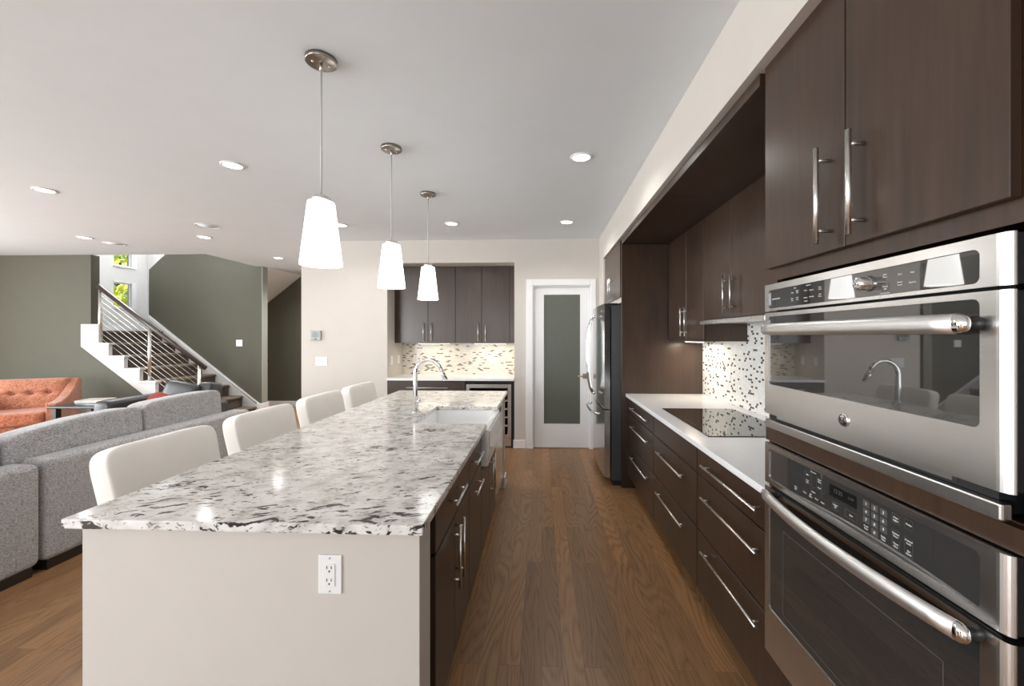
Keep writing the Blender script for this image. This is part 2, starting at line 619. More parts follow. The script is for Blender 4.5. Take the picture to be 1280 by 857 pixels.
def dup(root, loc, label=None, rz=None):
    def cp(o, par):
        c = o.copy()
        COL.objects.link(c)
        if par is not None:
            c.parent = par
        for ch in list(o.children):
            cp(ch, c)
        return c
    r = cp(root, None)
    r.location = loc
    if rz is not None:
        r.rotation_euler = (0, 0, rz)
    if label:
        r['label'] = label
    return r

# ------------------------------------------------------------------ structure
CZ = 2.74
RX = 1.56            # right wall
BY = 5.43            # kitchen back wall
GY = 6.17            # olive wall beside the stair
DY = 7.35            # dark wall beyond the stair
struct('floor', MB().box(-9.7, 1.8, -3.2, 9.0, -0.1, 0.0), 'floor')
ceil = MB()
ceil.box(-9.7, 1.8, -3.2, 6.2, CZ, CZ + 0.3)
ceil.box(-5.2, 1.8, 6.2, 9.0, CZ, CZ + 0.3)
struct('ceiling', ceil, 'ceiling')
struct('wall_right', MB().box(RX, RX + 0.15, -3.2, 6.3, 0, CZ), 'wall')
struct('wall_soffit', MB().box(0.75, RX, -3.0, BY, 2.415, CZ), 'wall')
struct('wall_fridge_return', MB().box(0.75, RX, 5.09, BY, 0, 2.415), 'wall')
# kitchen back wall with its niche and door opening
wb = MB()
wb.box(-3.22, -2.05, BY, 5.55, 0, CZ)
wb.box(-2.05, -0.357, BY, 5.55, 2.44, CZ)
wb.box(-0.357, -0.115, BY, 5.55, 0, CZ)
wb.box(-0.115, 0.635, BY, 5.55, 2.13, CZ)
wb.box(0.635, RX, BY, 5.55, 0, CZ)
wb.box(-3.22, -2.95, 5.55, 8.5, 0, CZ)
struct('wall_back', wb, 'wall')
wn2 = MB()
wn2.box(-2.15, -2.05, 5.55, 6.15, 0, CZ)
wn2.box(-0.357, -0.257, 5.55, 6.15, 0, CZ)
wn2.box(-2.05, -0.357, 6.05, 6.15, 0, CZ)
wn2.box(-2.05, -0.357, 5.55, 6.05, 2.44, CZ)
struct('wall_niche', wn2, 'wall')
struct('wall_pantry', MB().box(-0.257, -0.2, 5.55, 6.6, 0, CZ).box(0.85, 0.9, 5.55, 6.6, 0, CZ).box(-0.2, 0.85, 6.5, 6.6, 0, CZ), 'green')
# living room side
struct('wall_left', MB().box(-9.7, -7.02, GY, GY + 0.13, 0, CZ), 'green')
sl = 0.729
under = MB().prism([(-7.02, 0), (-5.36, 0), (-7.02, 1.235)], 'Y', GY, GY + 0.1)
struct('wall_under_stair', under, 'green')
dk = MB()
dk.prism([(-7.24, 0), (-5.1, 0), (-5.1, CZ), (-6.4, 3.46), (-7.24, 2.695)], 'Y', DY, DY + 0.14)
struct('wall_stair', dk, 'green')
struct('wall_stair_end', MB().box(-5.1, -5.085, DY, DY + 0.14, 0, CZ), plain('pale_grey_paint', lin((150, 150, 143)), 0.7, var=0.01))
struct('wall_hall', MB().box(-8.32, -2.95, 8.5, 8.62, 0, 5.4), 'green')
struct('ceiling_under_flight', MB().prism([(-5.03, CZ), (-5.03, CZ + 0.14), (-6.6, 1.67), (-6.6, 1.53)], 'Y', DY + 0.14, 8.5), 'stairwhite')
# stairwell shell
sw = MB()
sw.box(-8.25, -8.2, 6.3, 7.61, 1.45, 5.3)
sw.box(-8.25, -8.2, 7.95, 8.5, 1.45, 5.3)
sw.box(-8.25, -8.2, 7.61, 7.95, 1.45, 2.03)
sw.box(-8.25, -8.2, 7.61, 7.95, 2.513, 2.84)
sw.box(-8.25, -8.2, 7.61, 7.95, 3.5, 5.3)
struct('wall_stairwell', sw, 'stairwhite')
struct('wall_stairwell_back', MB().box(-8.2, -6.4, 8.3, 8.48, 1.5, 5.3).box(-8.2, -5.2, 6.06, 6.17, CZ + 0.3, 5.3).box(-5.2, -5.1, 6.2, 8.48, CZ + 0.3, 5.3), 'stairwhite')
struct('ceiling_stairwell', MB().box(-8.4, -5.0, 6.0, 8.6, 5.3, 5.4), 'ceiling')
# outer shell of the living room (behind and beside the camera)
ws = MB()
ws.box(-9.7, -9.55, -3.2, 0.0, 0, CZ)
ws.box(-9.7, -9.55, 4.0, 6.3, 0, CZ)
ws.box(-9.7, -9.55, 0.0, 4.0, 0, 0.5)
ws.box(-9.7, -9.55, 0.0, 4.0, 2.5, CZ)
struct('wall_living_side', ws, 'green')
wr = MB()
for a, b_ in ((-9.7, -8.5), (-4.3, -2.8), (0.4, 1.7)):
    wr.box(a, b_, -3.2, -3.05, 0, CZ)
for a, b_ in ((-8.5, -4.3), (-2.8, 0.4)):
    wr.box(a, b_, -3.2, -3.05, 0, 0.3)
    wr.box(a, b_, -3.2, -3.05, 2.4, CZ)
struct('wall_rear', wr, 'wall')

# baseboards
def base(name, segs):
    m = MB()
    for x0, x1, y0, y1 in segs:
        m.box(x0, x1, y0, y1, 0, 0.11, 0.004, 1)
    struct(name, m, 'trim')
base('baseboard_back', [(-0.357, -0.205, BY - 0.014, BY), (-3.22, -2.06, BY - 0.014, BY), (-0.371, -0.357, BY - 0.014, BY + 0.1)])
base('baseboard_hall', [(-7.0, -3.3, 8.486, 8.5)])
base('baseboard_left', [(-9.5, -7.1, GY - 0.014, GY)])
struct('trim_1', MB().box(-5.19, -5.07, DY - 0.02, DY + 0.16, 0, 0.25, 0.004, 1), 'trim')

# door
dtrim = MB()
dtrim.box(-0.2, -0.115, BY - 0.02, BY, 0, 2.215, 0.004, 1)
dtrim.box(0.635, 0.705, BY - 0.02, BY, 0, 2.215, 0.004, 1)
dtrim.box(-0.115, 0.635, BY - 0.02, BY, 2.13, 2.215, 0.004, 1)
dtrim.box(-0.115, -0.1, BY, 5.55, 0, 2.13)
dtrim.box(0.62, 0.635, BY, 5.55, 0, 2.13)
dtrim.box(-0.1, 0.62, BY, 5.55, 2.115, 2.13)
struct('trim_2', dtrim, 'trim')
DF = BY + 0.03
dl = MB()
dl.box(-0.098, 0.03, DF, DF + 0.04, 0.008, 2.113)
dl.box(0.505, 0.618, DF, DF + 0.04, 0.008, 2.113)
dl.box(0.03, 0.505, DF, DF + 0.04, 0.008, 0.318)
dl.box(0.03, 0.505, DF, DF + 0.04, 2.015, 2.113)
door = struct('door_1', dl, 'trim')
obj('glass_panel', MB().box(0.03, 0.505, DF + 0.012, DF + 0.028, 0.318, 2.015), 'frosted', door)
hd = MB().box(0.535, 0.6, DF - 0.008, DF, 0.915, 0.98, 0.002, 1)
hd.cyl((0.567, DF - 0.045, 0.95), (0.567, DF, 0.95), 0.01)
hd.tube([(0.575, DF - 0.045, 0.95), (0.53, DF - 0.047, 0.95), (0.475, DF - 0.045, 0.948)], 0.008)
obj('door_handle', hd, 'bronze', door)

# stairwell windows
def swin(name, z0, z1):
    fr = MB()
    X = -8.2
    fr.box(X, X + 0.02, 7.95, 8.04, z0 - 0.0, z1 + 0.03)
    fr.box(X, X + 0.015, 7.6, 7.95, z1, z1 + 0.03)
    fr.box(X, X + 0.03, 7.6, 8.04, z0 - 0.025, z0)
    fr.box(X - 0.05, X - 0.02, 7.612, 7.625, z0, z1)
    fr.box(X - 0.05, X - 0.02, 7.925, 7.948, z0, z1)
    fr.box(X - 0.05, X - 0.02, 7.625, 7.925, z0, z0 + 0.02)
    fr.box(X - 0.05, X - 0.02, 7.625, 7.925, z1 - 0.02, z1)
    o = struct(name, fr, 'trim')
    obj('pane', MB().box(X - 0.04, X - 0.035, 7.625, 7.925, z0 + 0.02, z1 - 0.02), 'glass', o)
swin('window_1', 2.03, 2.513)
swin('window_2', 2.84, 3.5)
# stairwell baseboard on the landing
struct('baseboard_landing', MB().box(-8.2, -8.185, 6.3, 8.3, 1.56, 1.68).box(-8.185, -7.2, 8.286, 8.3, 1.56, 1.68), 'trim')

# ------------------------------------------------------------------ trees outside
def tree(x, y, mat, label, n, r, zc):
    tr = thing('tree', label, 'tree', (x, y, 0), 'trees outside the stairwell')
    m = MB()
    for i in range(n):
        a, b_ = random.uniform(0, 2 * PI), random.uniform(-1, 1)
        q = math.sqrt(1 - b_ * b_)
        rr = r * random.uniform(0.72, 1.0)
        p = Vector((x + rr * q * math.cos(a), y + rr * q * math.sin(a), zc + rr * 1.1 * b_))
        d = Vector((random.uniform(-1, 1), random.uniform(-1, 1), random.uniform(-1, 1))).normalized()
        e = d.orthogonal().normalized()
        f = d.cross(e)
        s_ = random.uniform(0.06, 0.13)
        m.bm.faces.new([m.bm.verts.new(p + e * s_), m.bm.verts.new(p + f * s_ * 0.5), m.bm.verts.new(p - e * s_), m.bm.verts.new(p - f * s_ * 0.5)])
    obj('foliage', m, mat, tr)
    obj('trunk', MB().tube([(x, y, 0), (x + 0.05, y, zc * 0.6), (x, y + 0.05, zc)], [0.16, 0.12, 0.05]), 'bark', tr)
tree(-11.6, 10.6, 'leaf', 'yellow green tree outside, filling the lower stairwell window', 5200, 1.9, 3.0)
tree(-15.6, 14.6, 'leaf2', 'darker green tree outside behind the yellow green one, seen through the upper window', 5200, 2.3, 5.0)

# ------------------------------------------------------------------ recessed lights
def downlight(x, y, label, power=1.0):
    d = thing('recessed_light', label, 'ceiling light', (x, y, CZ), 'lit recessed ceiling lights')
    m = MB().lathe([(0.060, -0.001), (0.078, -0.001), (0.078, -0.006), (0.062, -0.009), (0.060, -0.001)], (x, y, CZ))
    obj('trim_ring', m, 'trim', d)
    obj('lens', MB().lathe([(0.0, -0.004), (0.060, -0.004), (0.060, -0.001), (0.0, -0.001)], (x, y, CZ)), 'lens', d)
    L = bpy.data.lights.new('downlight_beam', 'SPOT')
    L.energy = DL * power
    L.spot_size = math.radians(160)
    L.spot_blend = 0.85
    L.shadow_soft_size = 0.06
    L.color = (1.0, 0.965, 0.92)
    o = bpy.data.objects.new('downlight_beam', L)
    COL.objects.link(o)
    o.parent = d
    o.location = (0, 0, -0.02)
    return d
DL = 25.0
for x, y, lb in (
        (-2.29, 2.98, 'lit recessed ceiling light nearest left of the first pendant, over the bar stools'),
        (-4.31, 3.42, 'lit recessed ceiling light over the grey sofa, farthest to the left'),
        (-5.87, 5.09, 'lit recessed ceiling light above the orange armchair'),
        (-4.31, 5.13, 'lit recessed ceiling light above the leather chair, close under the ceiling speaker'),
        (-4.26, 6.54, 'lit recessed ceiling light by the hall beyond the stair end'),
        (-2.29, 4.64, 'lit recessed ceiling light half hidden behind the first pendant shade'),
        (-1.01, 4.63, 'lit recessed ceiling light in line beyond the third pendant'),
        (0.28, 2.95, 'large lit recessed ceiling light over the aisle, nearer of its two'),
        (-3.9, 7.7, 'added recessed fill light deep in the hall, unseen behind the kitchen wall corner'),  # extra fitting added out of view to lift the dim hall wall
        (0.28, 4.62, 'small lit recessed ceiling light over the aisle, near the pantry door')):
    downlight(x, y, lb, 6.5 if y > 7 else 1.0)
# unlit round fittings
def disc(name, x, y, r, label, cat):
    d = thing(name, label, cat, (x, y, CZ))
    obj('rim', MB().lathe([(r * 0.9, -0.001), (r, -0.001), (r, -0.005), (r * 0.9, -0.006), (r * 0.9, -0.001)], (x, y, CZ)), 'trim', d)
    obj('grille', MB().lathe([(0.0, -0.003), (r * 0.9, -0.003), (r * 0.9, -0.001), (0, -0.001)], (x, y, CZ)), 'ceiling', d)
disc('ceiling_speaker', -3.84, 4.61, 0.12, 'unlit round white ceiling speaker close to a lit downlight', 'speaker')
disc('ceiling_speaker', -5.86, 5.45, 0.12, 'unlit round white ceiling speaker near the stairwell opening', 'speaker')

# ------------------------------------------------------------------ pendants
def pendant(y, label):
    x = -1.01
    p = thing('pendant_light', label, 'pendant light', (x, y, CZ), 'pendants over the island')
    c = MB().lathe([(0.0, 0.0), (0.0675, 0.0), (0.0675, -0.018), (0.065, -0.02), (0.0, -0.02)], (x, y, CZ))
    cn = obj('canopy', c, 'canopy', p)
    obj('screw', MB().lathe([(0.0, -0.026), (0.005, -0.025), (0.005, -0.02)], (x - 0.028, y - 0.022, CZ)), 'chrome', cn)
    obj('screw', MB().lathe([(0.0, -0.026), (0.005, -0.025), (0.005, -0.02)], (x + 0.028, y + 0.022, CZ)), 'chrome', cn)
    obj('cord_grip', MB().cyl((x, y, CZ - 0.02), (x, y, CZ - 0.055), 0.006, 0.007), 'nickel', p)
    obj('cord', MB().cyl((x, y, CZ - 0.055), (x, y, 2.108), 0.004), 'cord', p)
    obj('socket_cap', MB().lathe([(0.0, 2.112), (0.006, 2.112), (0.034, 2.109), (0.038, 2.104), (0.038, 2.086), (0.0, 2.086)], (x, y, 0)), 'nickel', p)
    sh = MB().lathe([(0.036, 2.086), (0.056, 2.083), (0.058, 2.079), (0.091, 1.795), (0.088, 1.795), (0.055, 2.076), (0.036, 2.08)], (x, y, 0), seg=40)
    obj('shade', sh, 'shade', p)
    obj('bulb', MB().lathe([(0.0, 1.9), (0.02, 1.91), (0.03, 1.95), (0.02, 2.0), (0.014, 2.05), (0.0, 2.06)], (x, y, 0), seg=20), 'shade', p)
for y, lb in ((1.86, 'pendant light over the near end of the island, largest of the three'),
              (2.75, 'middle pendant light over the island, between the other two'),
              (3.65, 'pendant light nearest the dark back cabinets, smallest of the three')):
    pendant(y, lb)

# ------------------------------------------------------------------ shared cabinet pieces
def bar_handle(parent, p0, p1, out, r=0.006, inset=0.035, mat='nickel'):
    # bar from p0 to p1, posts run back along -out (vector with length)
    p0, p1, out = Vector(p0), Vector(p1), Vector(out)
    d = (p1 - p0).normalized()
    m = MB().cyl(p0, p1, r, seg=14)
    for q in (p0 + d * inset, p1 - d * inset):
        m.cyl(q, q - out, r * 0.72, seg=10)
    return obj('handle', m, mat, parent)

def front(parent, name, x0, x1, y0, y1, z0, z1, mat='wood'):
    return obj(name, MB().box(x0, x1, y0, y1, z0, z1, 0.0015, 1), mat, parent)

# right run: three base units
FX = 0.835
def base_unit(y0, y1, label, rows):
    u_ = thing('base_cabinet', label, 'cabinet', (FX, (y0 + y1) / 2, 0), 'drawer units under the right counter')
    obj('body', MB().box(FX + 0.022, RX - 0.002, y0 + 0.001, y1 - 0.001, 0.12, 0.883), 'wood', u_)
    obj('toe_kick', MB().box(FX + 0.09, FX + 0.11, y0 + 0.001, y1 - 0.001, 0.0, 0.12), 'wood', u_)
    for z0, z1, hz, h0, h1 in rows:
        dr = front(u_, 'drawer', FX, FX + 0.021, y0 + 0.003, y1 - 0.003, z0, z1)
        if hz:
            bar_handle(dr, (FX - 0.035, h0, hz), (FX - 0.035, h1, hz), (-0.035, 0, 0))
base_unit(3.132, 4.058, 'dark drawer cabinet beside the refrigerator panel, three handled drawers', [(0.74, 0.878, 0.815, 3.23, 3.81), (0.444, 0.733, 0.65, 3.23, 3.81), (0.124, 0.437, 0.368, 3.23, 3.81)])
base_unit(2.266, 3.13, 'dark drawer cabinet under the cooktop, blank panel over two drawers', [(0.74, 0.878, None, 0, 0), (0.444, 0.733, 0.657, 2.424, 2.953), (0.124, 0.437, 0.371, 2.424, 2.953)])
base_unit(1.508, 2.264, 'dark drawer cabinet next to the oven tower, widest handles', [(0.74, 0.878, 0.816, 1.585, 2.127), (0.444, 0.733, 0.655, 1.585, 2.127), (0.124, 0.437, 0.38, 1.585, 2.127)])
ct = obj('countertop', MB().box(0.815, RX - 0.012, 1.508, 4.058, 0.884, 0.914, 0.003, 2), 'quartz')
tag(ct, 'long white quartz countertop along the right wall, around the black cooktop', 'countertop')
ck = thing('cooktop', 'black glass cooktop set flat in the white right counter', 'cooktop', (1.18, 2.77, 0.914))
obj('glass_top', MB().box(0.92, 1.45, 2.33, 3.215, 0.9142, 0.919, 0.002, 2), 'blackglass', ck)
for k in range(7):
    obj('touch_mark', MB().lathe([(0.0, 0.9194), (0.004, 0.9194), (0.005, 0.9191)], (0.955, 2.62 + 0.05 * k, 0), seg=12), 'slot', ck)

# right backsplash
struct('wall_backsplash_right', MB().box(RX - 0.011, RX, 1.508, 4.058, 0.914, 1.62), 'mosaic_right')
# tall panel beside the refrigerator
tp = obj('tall_partition', MB().box(0.776, RX - 0.002, 4.06, 4.08, 0.0, 2.36, 0.001, 1), 'wood')
tag(tp, 'tall dark wood side panel between white counter and refrigerator', 'cabinet panel')
# bulkhead lid over the alcove
bl = thing('cabinet_bulkhead', 'dark wood panel closing the top of the counter alcove under the soffit', 'cabinet panel', (1.0, 2.74, 2.36))
obj('fascia', MB().box(0.775, 0.797, 1.508, 4.058, 2.36, 2.404), 'wood', bl)
obj('underside_panel', MB().box(0.797, RX - 0.002, 2.682, 4.058, 2.364, 2.384), 'wood', bl)
obj('underside_panel', MB().box(0.797, RX - 0.002, 1.508, 2.678, 2.364, 2.384), 'wood', bl)

# wall cabinets on the right
def wall_unit(y0, y1, ym, z0, label, hs):
    UX = 1.222
    u_ = thing('upper_cabinet', label, 'cabinet', (UX, (y0 + y1) / 2, z0), 'wall cabinets over the right counter')
    obj('body', MB().box(UX + 0.022, RX - 0.012, y0 + 0.001, y1 - 0.001, z0, 2.335), 'wood', u_)
    obj('crown', MB().box(UX + 0.008, UX + 0.022, y0 + 0.001, y1 - 0.001, 2.335, 2.362), 'wood', u_)
    for a, b_, (hy, h0, h1) in ((y0 + 0.003, ym - 0.002, hs[0]), (ym + 0.002, y1 - 0.003, hs[1])):
        d = front(u_, 'door', UX, UX + 0.021, a, b_, z0 + 0.002, 2.333)
        bar_handle(d, (UX - 0.033, hy, h0), (UX - 0.033, hy, h1), (-0.033, 0, 0))
    return u_
wu = wall_unit(3.186, 4.04, 3.563, 1.44, 'lower hanging dark wall cabinet against the refrigerator panel', [(3.509, 1.47, 1.715), (3.613, 1.47, 1.715)])
obj('bottom_edge', MB().box(1.225, RX - 0.012, 3.187, 4.039, 1.43, 1.44), 'wood', wu)
wall_unit(2.26, 3.183, 2.733, 1.59, 'dark wall cabinet above the cooktop and range hood', [(2.67, 1.622, 1.868), (2.774, 1.622, 1.868)])
wf = obj('upper_cabinet', MB().box(1.222, RX - 0.012, 1.508, 2.258, 1.59, 2.335, 0.001, 1), 'wood')
tag(wf, 'dark wall cabinet hidden mostly behind the oven tower', 'cabinet')
hood = thing('range_hood', 'slim slide-out range hood with pale front strip under the wall cabinet', 'range hood', (1.36, 2.67, 1.55))
obj('front_strip', MB().box(1.19, 1.222, 2.262, 3.18, 1.556, 1.583, 0.003, 1), 'nickel', hood)
obj('hood_body', MB().box(1.223, RX - 0.014, 2.265, 3.178, 1.565, 1.588), 'greyplastic', hood)
# under-cabinet lights
def undercab(name, x0, x1, y0, y1, z, label, power, grp):
    u_ = thing(name, label, 'light', ((x0 + x1) / 2, (y0 + y1) / 2, z), grp)
    obj('housing', MB().box(x0, x1, y0, y1, z - 0.012, z - 0.001, 0.002, 1), 'plastic', u_)
    obj('diffuser', MB().box(x0 + 0.005, x1 - 0.005, y0 + 0.005, y1 - 0.005, z - 0.015, z - 0.012), 'undercab', u_)
    L = bpy.data.lights.new('strip_glow', 'AREA')
    L.shape = 'RECTANGLE'
    L.size, L.size_y = x1 - x0, y1 - y0
    L.energy = power
    L.color = (1.0, 0.86, 0.66)
    o = bpy.data.objects.new('strip_glow', L)
    COL.objects.link(o)
    o.parent = u_
    o.location = (0, 0, -0.02)
    return u_
undercab('under_cabinet_light', 1.34, 1.40, 3.62, 3.95, 1.43, 'small lit strip under the low right wall cabinet, warming the refrigerator panel', 2.2, 'under cabinet light strips')

# cabinet above the refrigerator
cf = thing('over_fridge_cabinet', 'pale-lit two door cabinet above the refrigerator', 'cabinet', (0.77, 4.56, 1.85))
obj('body', MB().box(0.792, RX - 0.002, 4.09, 5.085, 1.85, 2.412), 'wood', cf)
obj('bottom_rail', MB().box(0.78, 0.80, 4.09, 5.085, 1.80, 1.85), 'wall', cf)
for a, b_, hy in ((4.11, 4.60, 4.55), (4.605, 5.08, 4.655)):
    d = front(cf, 'door', 0.77, 0.791, a, b_, 1.853, 2.41)
    bar_handle(d, (0.737, hy, 1.88), (0.737, hy, 2.11), (-0.033, 0, 0))

# ------------------------------------------------------------------ refrigerator
fr = thing('refrigerator', 'stainless french door refrigerator with bowed handles and dark grey side', 'refrigerator', (1.0, 4.49, 0))
F0, F1 = 4.1, 5.0
obj('body', MB().box(0.685, 1.42, F0 + 0.005, F1 - 0.005, 0.05, 1.775, 0.004, 1), 'fridgeside', fr)
obj('foot_grille', MB().box(0.70, 1.4, F0 + 0.02, F1 - 0.02, 0.0, 0.05), 'blackplastic', fr)
def fdoor(name, y0, y1, z0, z1):
    # door with a bowed front face
    n = 10
    def fx(y):
        return 0.617 - 0.012 * (1 - ((y - 4.55) / 0.45) ** 2)
    pts = [(0.672, y0), (0.672, y1)]
    for i in range(n + 1):
        y = y1 + (y0 - y1) * i / n
        pts.append((fx(y), y))
    m = MB().prism(pts, 'Z', z0, z1)
    return obj(name, m, 'fridge', fr)
mid = (F0 + F1) / 2
d1 = fdoor('door', F0, mid - 0.003, 0.755, 1.79)
d2 = fdoor('door', mid + 0.003, F1, 0.755, 1.79)
d3 = fdoor('freezer_drawer', F0, F1, 0.085, 0.742)
def bow_handle(par, p0, p1, out, r=0.013, bow=0.05):
    p0, p1, out = Vector(p0), Vector(p1), Vector(out)
    n = 14
    pts = []
    for i in range(n + 1):
        s_ = i / n
        k = 1 - (2 * s_ - 1) ** 4 * 0.55 - 0.1 * (2 * s_ - 1) ** 2
        pts.append(p0.lerp(p1, s_) + out * k)
    m = MB().tube(pts, r)
    d = (p1 - p0).normalized()
    for q, qq in ((p0, pts[0]), (p1, pts[-1])):
        m.cyl(q, qq, r * 1.15, seg=12)
    return obj('handle', m, 'chrome', par)
bow_handle(d1, (0.578, mid - 0.05, 0.86), (0.578, mid - 0.05, 1.68), (-0.075, 0, 0))
bow_handle(d2, (0.578, mid + 0.05, 0.86), (0.578, mid + 0.05, 1.68), (-0.075, 0, 0))
bow_handle(d3, (0.59, F0 + 0.1, 0.69), (0.59, F1 - 0.1, 0.69), (-0.075, 0, 0.0))
obj('badge', MB().lathe([(0.0, -0.002), (0.014, -0.002), (0.014, 0.0)], (0.602, F0 + 0.09, 1.72), axis='X', seg=20), 'chrome', fr)
obj('hinge_cover', MB().box(0.66, 0.75, F0 + 0.01, F0 + 0.08, 1.776, 1.795, 0.004, 1), 'blackplastic', fr)

# ------------------------------------------------------------------ oven tower
TX = 0.785
T0, T1 = 0.67, 1.505
tw = thing('oven_cabinet', 'tall dark wood cabinet holding the two stainless wall ovens', 'cabinet', (1.1, 1.06, 0))
TB = TX + 0.022
bd = MB()
bd.box(TB, RX - 0.002, T0, T1, 1.662, 2.413)
bd.box(TB, RX - 0.002, T0, T1, 1.107, 1.155)
bd.box(TB, RX - 0.002, T0, T1, 0.12, 0.385)
bd.box(TB, RX - 0.002, T1 - 0.02, T1, 0.385, 1.662)
bd.box(TB, RX - 0.002, T0, T0 + 0.02, 0.385, 1.662)
bd.box(TB + 0.68, RX - 0.002, T0 + 0.02, T1 - 0.02, 0.385, 1.662)
bd.box(TB, TB + 0.02, T0 + 0.02, T0 + 0.05, 0.385, 1.662)
bd.box(TB, TB + 0.02, T1 - 0.05, T1 - 0.02, 0.385, 1.662)
bd.box(TB + 0.07, RX - 0.002, T0, T1, 0.0, 0.12)
obj('body', bd, 'wood', tw)
d = front(tw, 'door', TX, TX + 0.021, 1.1095, 1.491, 1.703, 2.412)
bar_handle(d, (TX - 0.035, 1.166, 1.722), (TX - 0.035, 1.166, 1.984), (-0.035, 0, 0), 0.0068)
d = front(tw, 'door', TX, TX + 0.021, 0.729, 1.1055, 1.703, 2.412)
bar_handle(d, (TX - 0.035, 1.047, 1.719), (TX - 0.035, 1.047, 1.976), (-0.035, 0, 0), 0.0068)
d = front(tw, 'drawer', TX, TX + 0.021, 0.69, 1.491, 0.125, 0.375)
bar_handle(d, (TX - 0.035, 0.8, 0.3), (TX - 0.035, 1.32, 0.3), (-0.035, 0, 0))
obj('reveal_strip', MB().box(TX + 0.002, TX + 0.02, 0.69, 1.49, 1.11, 1.152), 'wood', tw)

OX = 0.77          # oven face
Y0, Y1 = 0.7155, 1.470
def rrect_frame(x, y0, y1, z0, z1, iy0, iy1, iz0, iz1, th, r=0.012, edge=0.02):
    """a face plate (towards -X) with a round-cornered opening and rounded near and far edges"""
    m = MB()
    b = bmesh.new()
    n = 5
    def rr(a0, a1, c0, c1, rad):
        out = []
        for (cy, cz, st_) in ((a1 - rad, c1 - rad, 0), (a0 + rad, c1 - rad, 1), (a0 + rad, c0 + rad, 2), (a1 - rad, c0 + rad, 3)):
            for i in range(n + 1):
                a = (st_ + i / n) * PI / 2
                out.append((cy + rad * math.cos(a), cz + rad * math.sin(a)))
        return out
    outer = rr(y0 + edge, y1 - edge * 0.4, z0, z1, 0.002)
    inner = rr(iy0, iy1, iz0, iz1, r)
    vo = [b.verts.new((x, p[0], p[1])) for p in outer]
    vi = [b.verts.new((x, p[0], p[1])) for p in inner]
    vb = [b.verts.new((x + 0.006, p[0], p[1])) for p in inner]
    k = len(vo)
    for i in range(k):
        j = (i + 1) % k
        b.faces.new((vo[i], vo[j], vi[j], vi[i]))
        b.faces.new((vi[i], vi[j], vb[j], vb[i]))
    bmesh.ops.recalc_face_normals(b, faces=b.faces)
    m._merge(b)
    # rounded end strips
    for (ya, s_) in ((y0 + edge, -1), (y1 - edge * 0.4, 1)):
        e = edge if s_ < 0 else edge * 0.4
        prof = [(x, ya)]
        for i in range(1, 7):
            a = i / 6 * PI / 2
            prof.append((x + 0.011 * (1 - math.cos(a)), ya + s_ * e * math.sin(a)))
        prof.append((x + 0.013, ya + s_ * e))
        prof.append((x + 0.013, ya))
        m.prism(prof, 'Z', z0, z1)
    m.box(x + 0.0001, x + 0.013, y0 + edge, y1 - edge * 0.4, z1 - 0.0015, z1)
    m.box(x + 0.0001, x + 0.013, y0 + edge, y1 - edge * 0.4, z0, z0 + 0.0015)
    return m
PXT = OX + 0.004
def key_text(par, s, y, z, size):
    m = MB()
    for i, ln in enumerate(s.split('\n')):
        k = len(s.split('\n'))
        m.text(ln, (PXT - 0.0008, y, z + (k - 1) * size * 0.55 - i * size * 1.1), size)
    obj('key_label', m, 'print', par)
def rect_outline(m, y0, y1, z0, z1, w_=0.0006):
    for a, b_, c_, d_ in ((y0, y1, z0, z0 + w_), (y0, y1, z1 - w_, z1), (y0, y0 + w_, z0, z1), (y1 - w_, y1, z0, z1)):
        m.box(PXT - 0.001, PXT - 0.0002, a, b_, c_, d_)

def oven_handle(par, y0, y1, z, bow, r, name='handle'):
    n = 16
    pts = []
    for i in range(n + 1):
        s_ = i / n
        pts.append((OX - 0.03 - bow * (1 - (2 * s_ - 1) ** 2), y0 + (y1 - y0) * s_, z))
    hb = obj(name, MB().tube(pts, r, seg=24, flat=(0.62, 1.0)), 'satin', par)
    for q, s_ in ((pts[0], -1), (pts[-1], 1)):
        e = MB().puff((q[0] + 0.001, q[1] + s_ * 0.002, q[2]), (r * 0.62, 0.02, r * 0.99), 0.9, nu=20, nv=12)
        obj('end_cap', e, 'chrome', hb)
        obj('standoff', MB().cyl((q[0] + 0.004, q[1] + s_ * 0.006, q[2]), (OX + 0.004, q[1] + s_ * 0.006, q[2]), r * 0.45, r * 0.7, seg=16), 'blackplastic', hb)

# --- upper oven
uo = thing('built_in_oven', 'upper stainless wall oven with round dial and grey glass window', 'oven', (1.1, 1.06, 1.158))
obj('housing', MB().box(0.812, 1.35, Y0 + 0.03, Y1 - 0.03, 1.165, 1.64), 'blackplastic', uo)
pnl = obj('control_panel', rrect_frame(OX, Y0, Y1, 1.555, 1.644, 0.762, 1.44, 1.563, 1.624, 0.042), 'steel', uo)
obj('control_glass', MB().box(PXT, OX + 0.03, 0.755, 1.447, 1.557, 1.63), 'panelglass', pnl)
key_text(pnl, 'ADVANTIUM', 1.402, 1.593, 0.0075)
for s_, y, z in (('Cook', 1.313, 1.604), ('Micro\nwave', 1.313, 1.583), ('Speed\nCook', 1.288, 1.605), ('Broil\nToast', 1.288, 1.584), ('Warm', 1.249, 1.604), ('Defrost', 1.249, 1.583), ('Reheat', 1.247, 1.573), ('Popcorn', 1.222, 1.603), ('Beverage', 1.222, 1.584), ('Timer\nClock', 1.186, 1.604), ('Add\n30 sec', 1.186, 1.584),
                  ('Start\nPause', 0.967, 1.606), ('Cancel\nOff', 0.967, 1.579), ('Back', 0.928, 1.604), ('Help', 0.898, 1.604), ('Power\nLevel', 0.928, 1.584), ('Options', 0.898, 1.583)):
    key_text(pnl, s_, y, z, 0.0052)
for s_, y, z in (('OVEN', 1.300, 1.617), ('QUICK SET', 1.236, 1.618), ('Lock Controls', 0.967, 1.567)):
    key_text(pnl, s_, y, z, 0.0042)
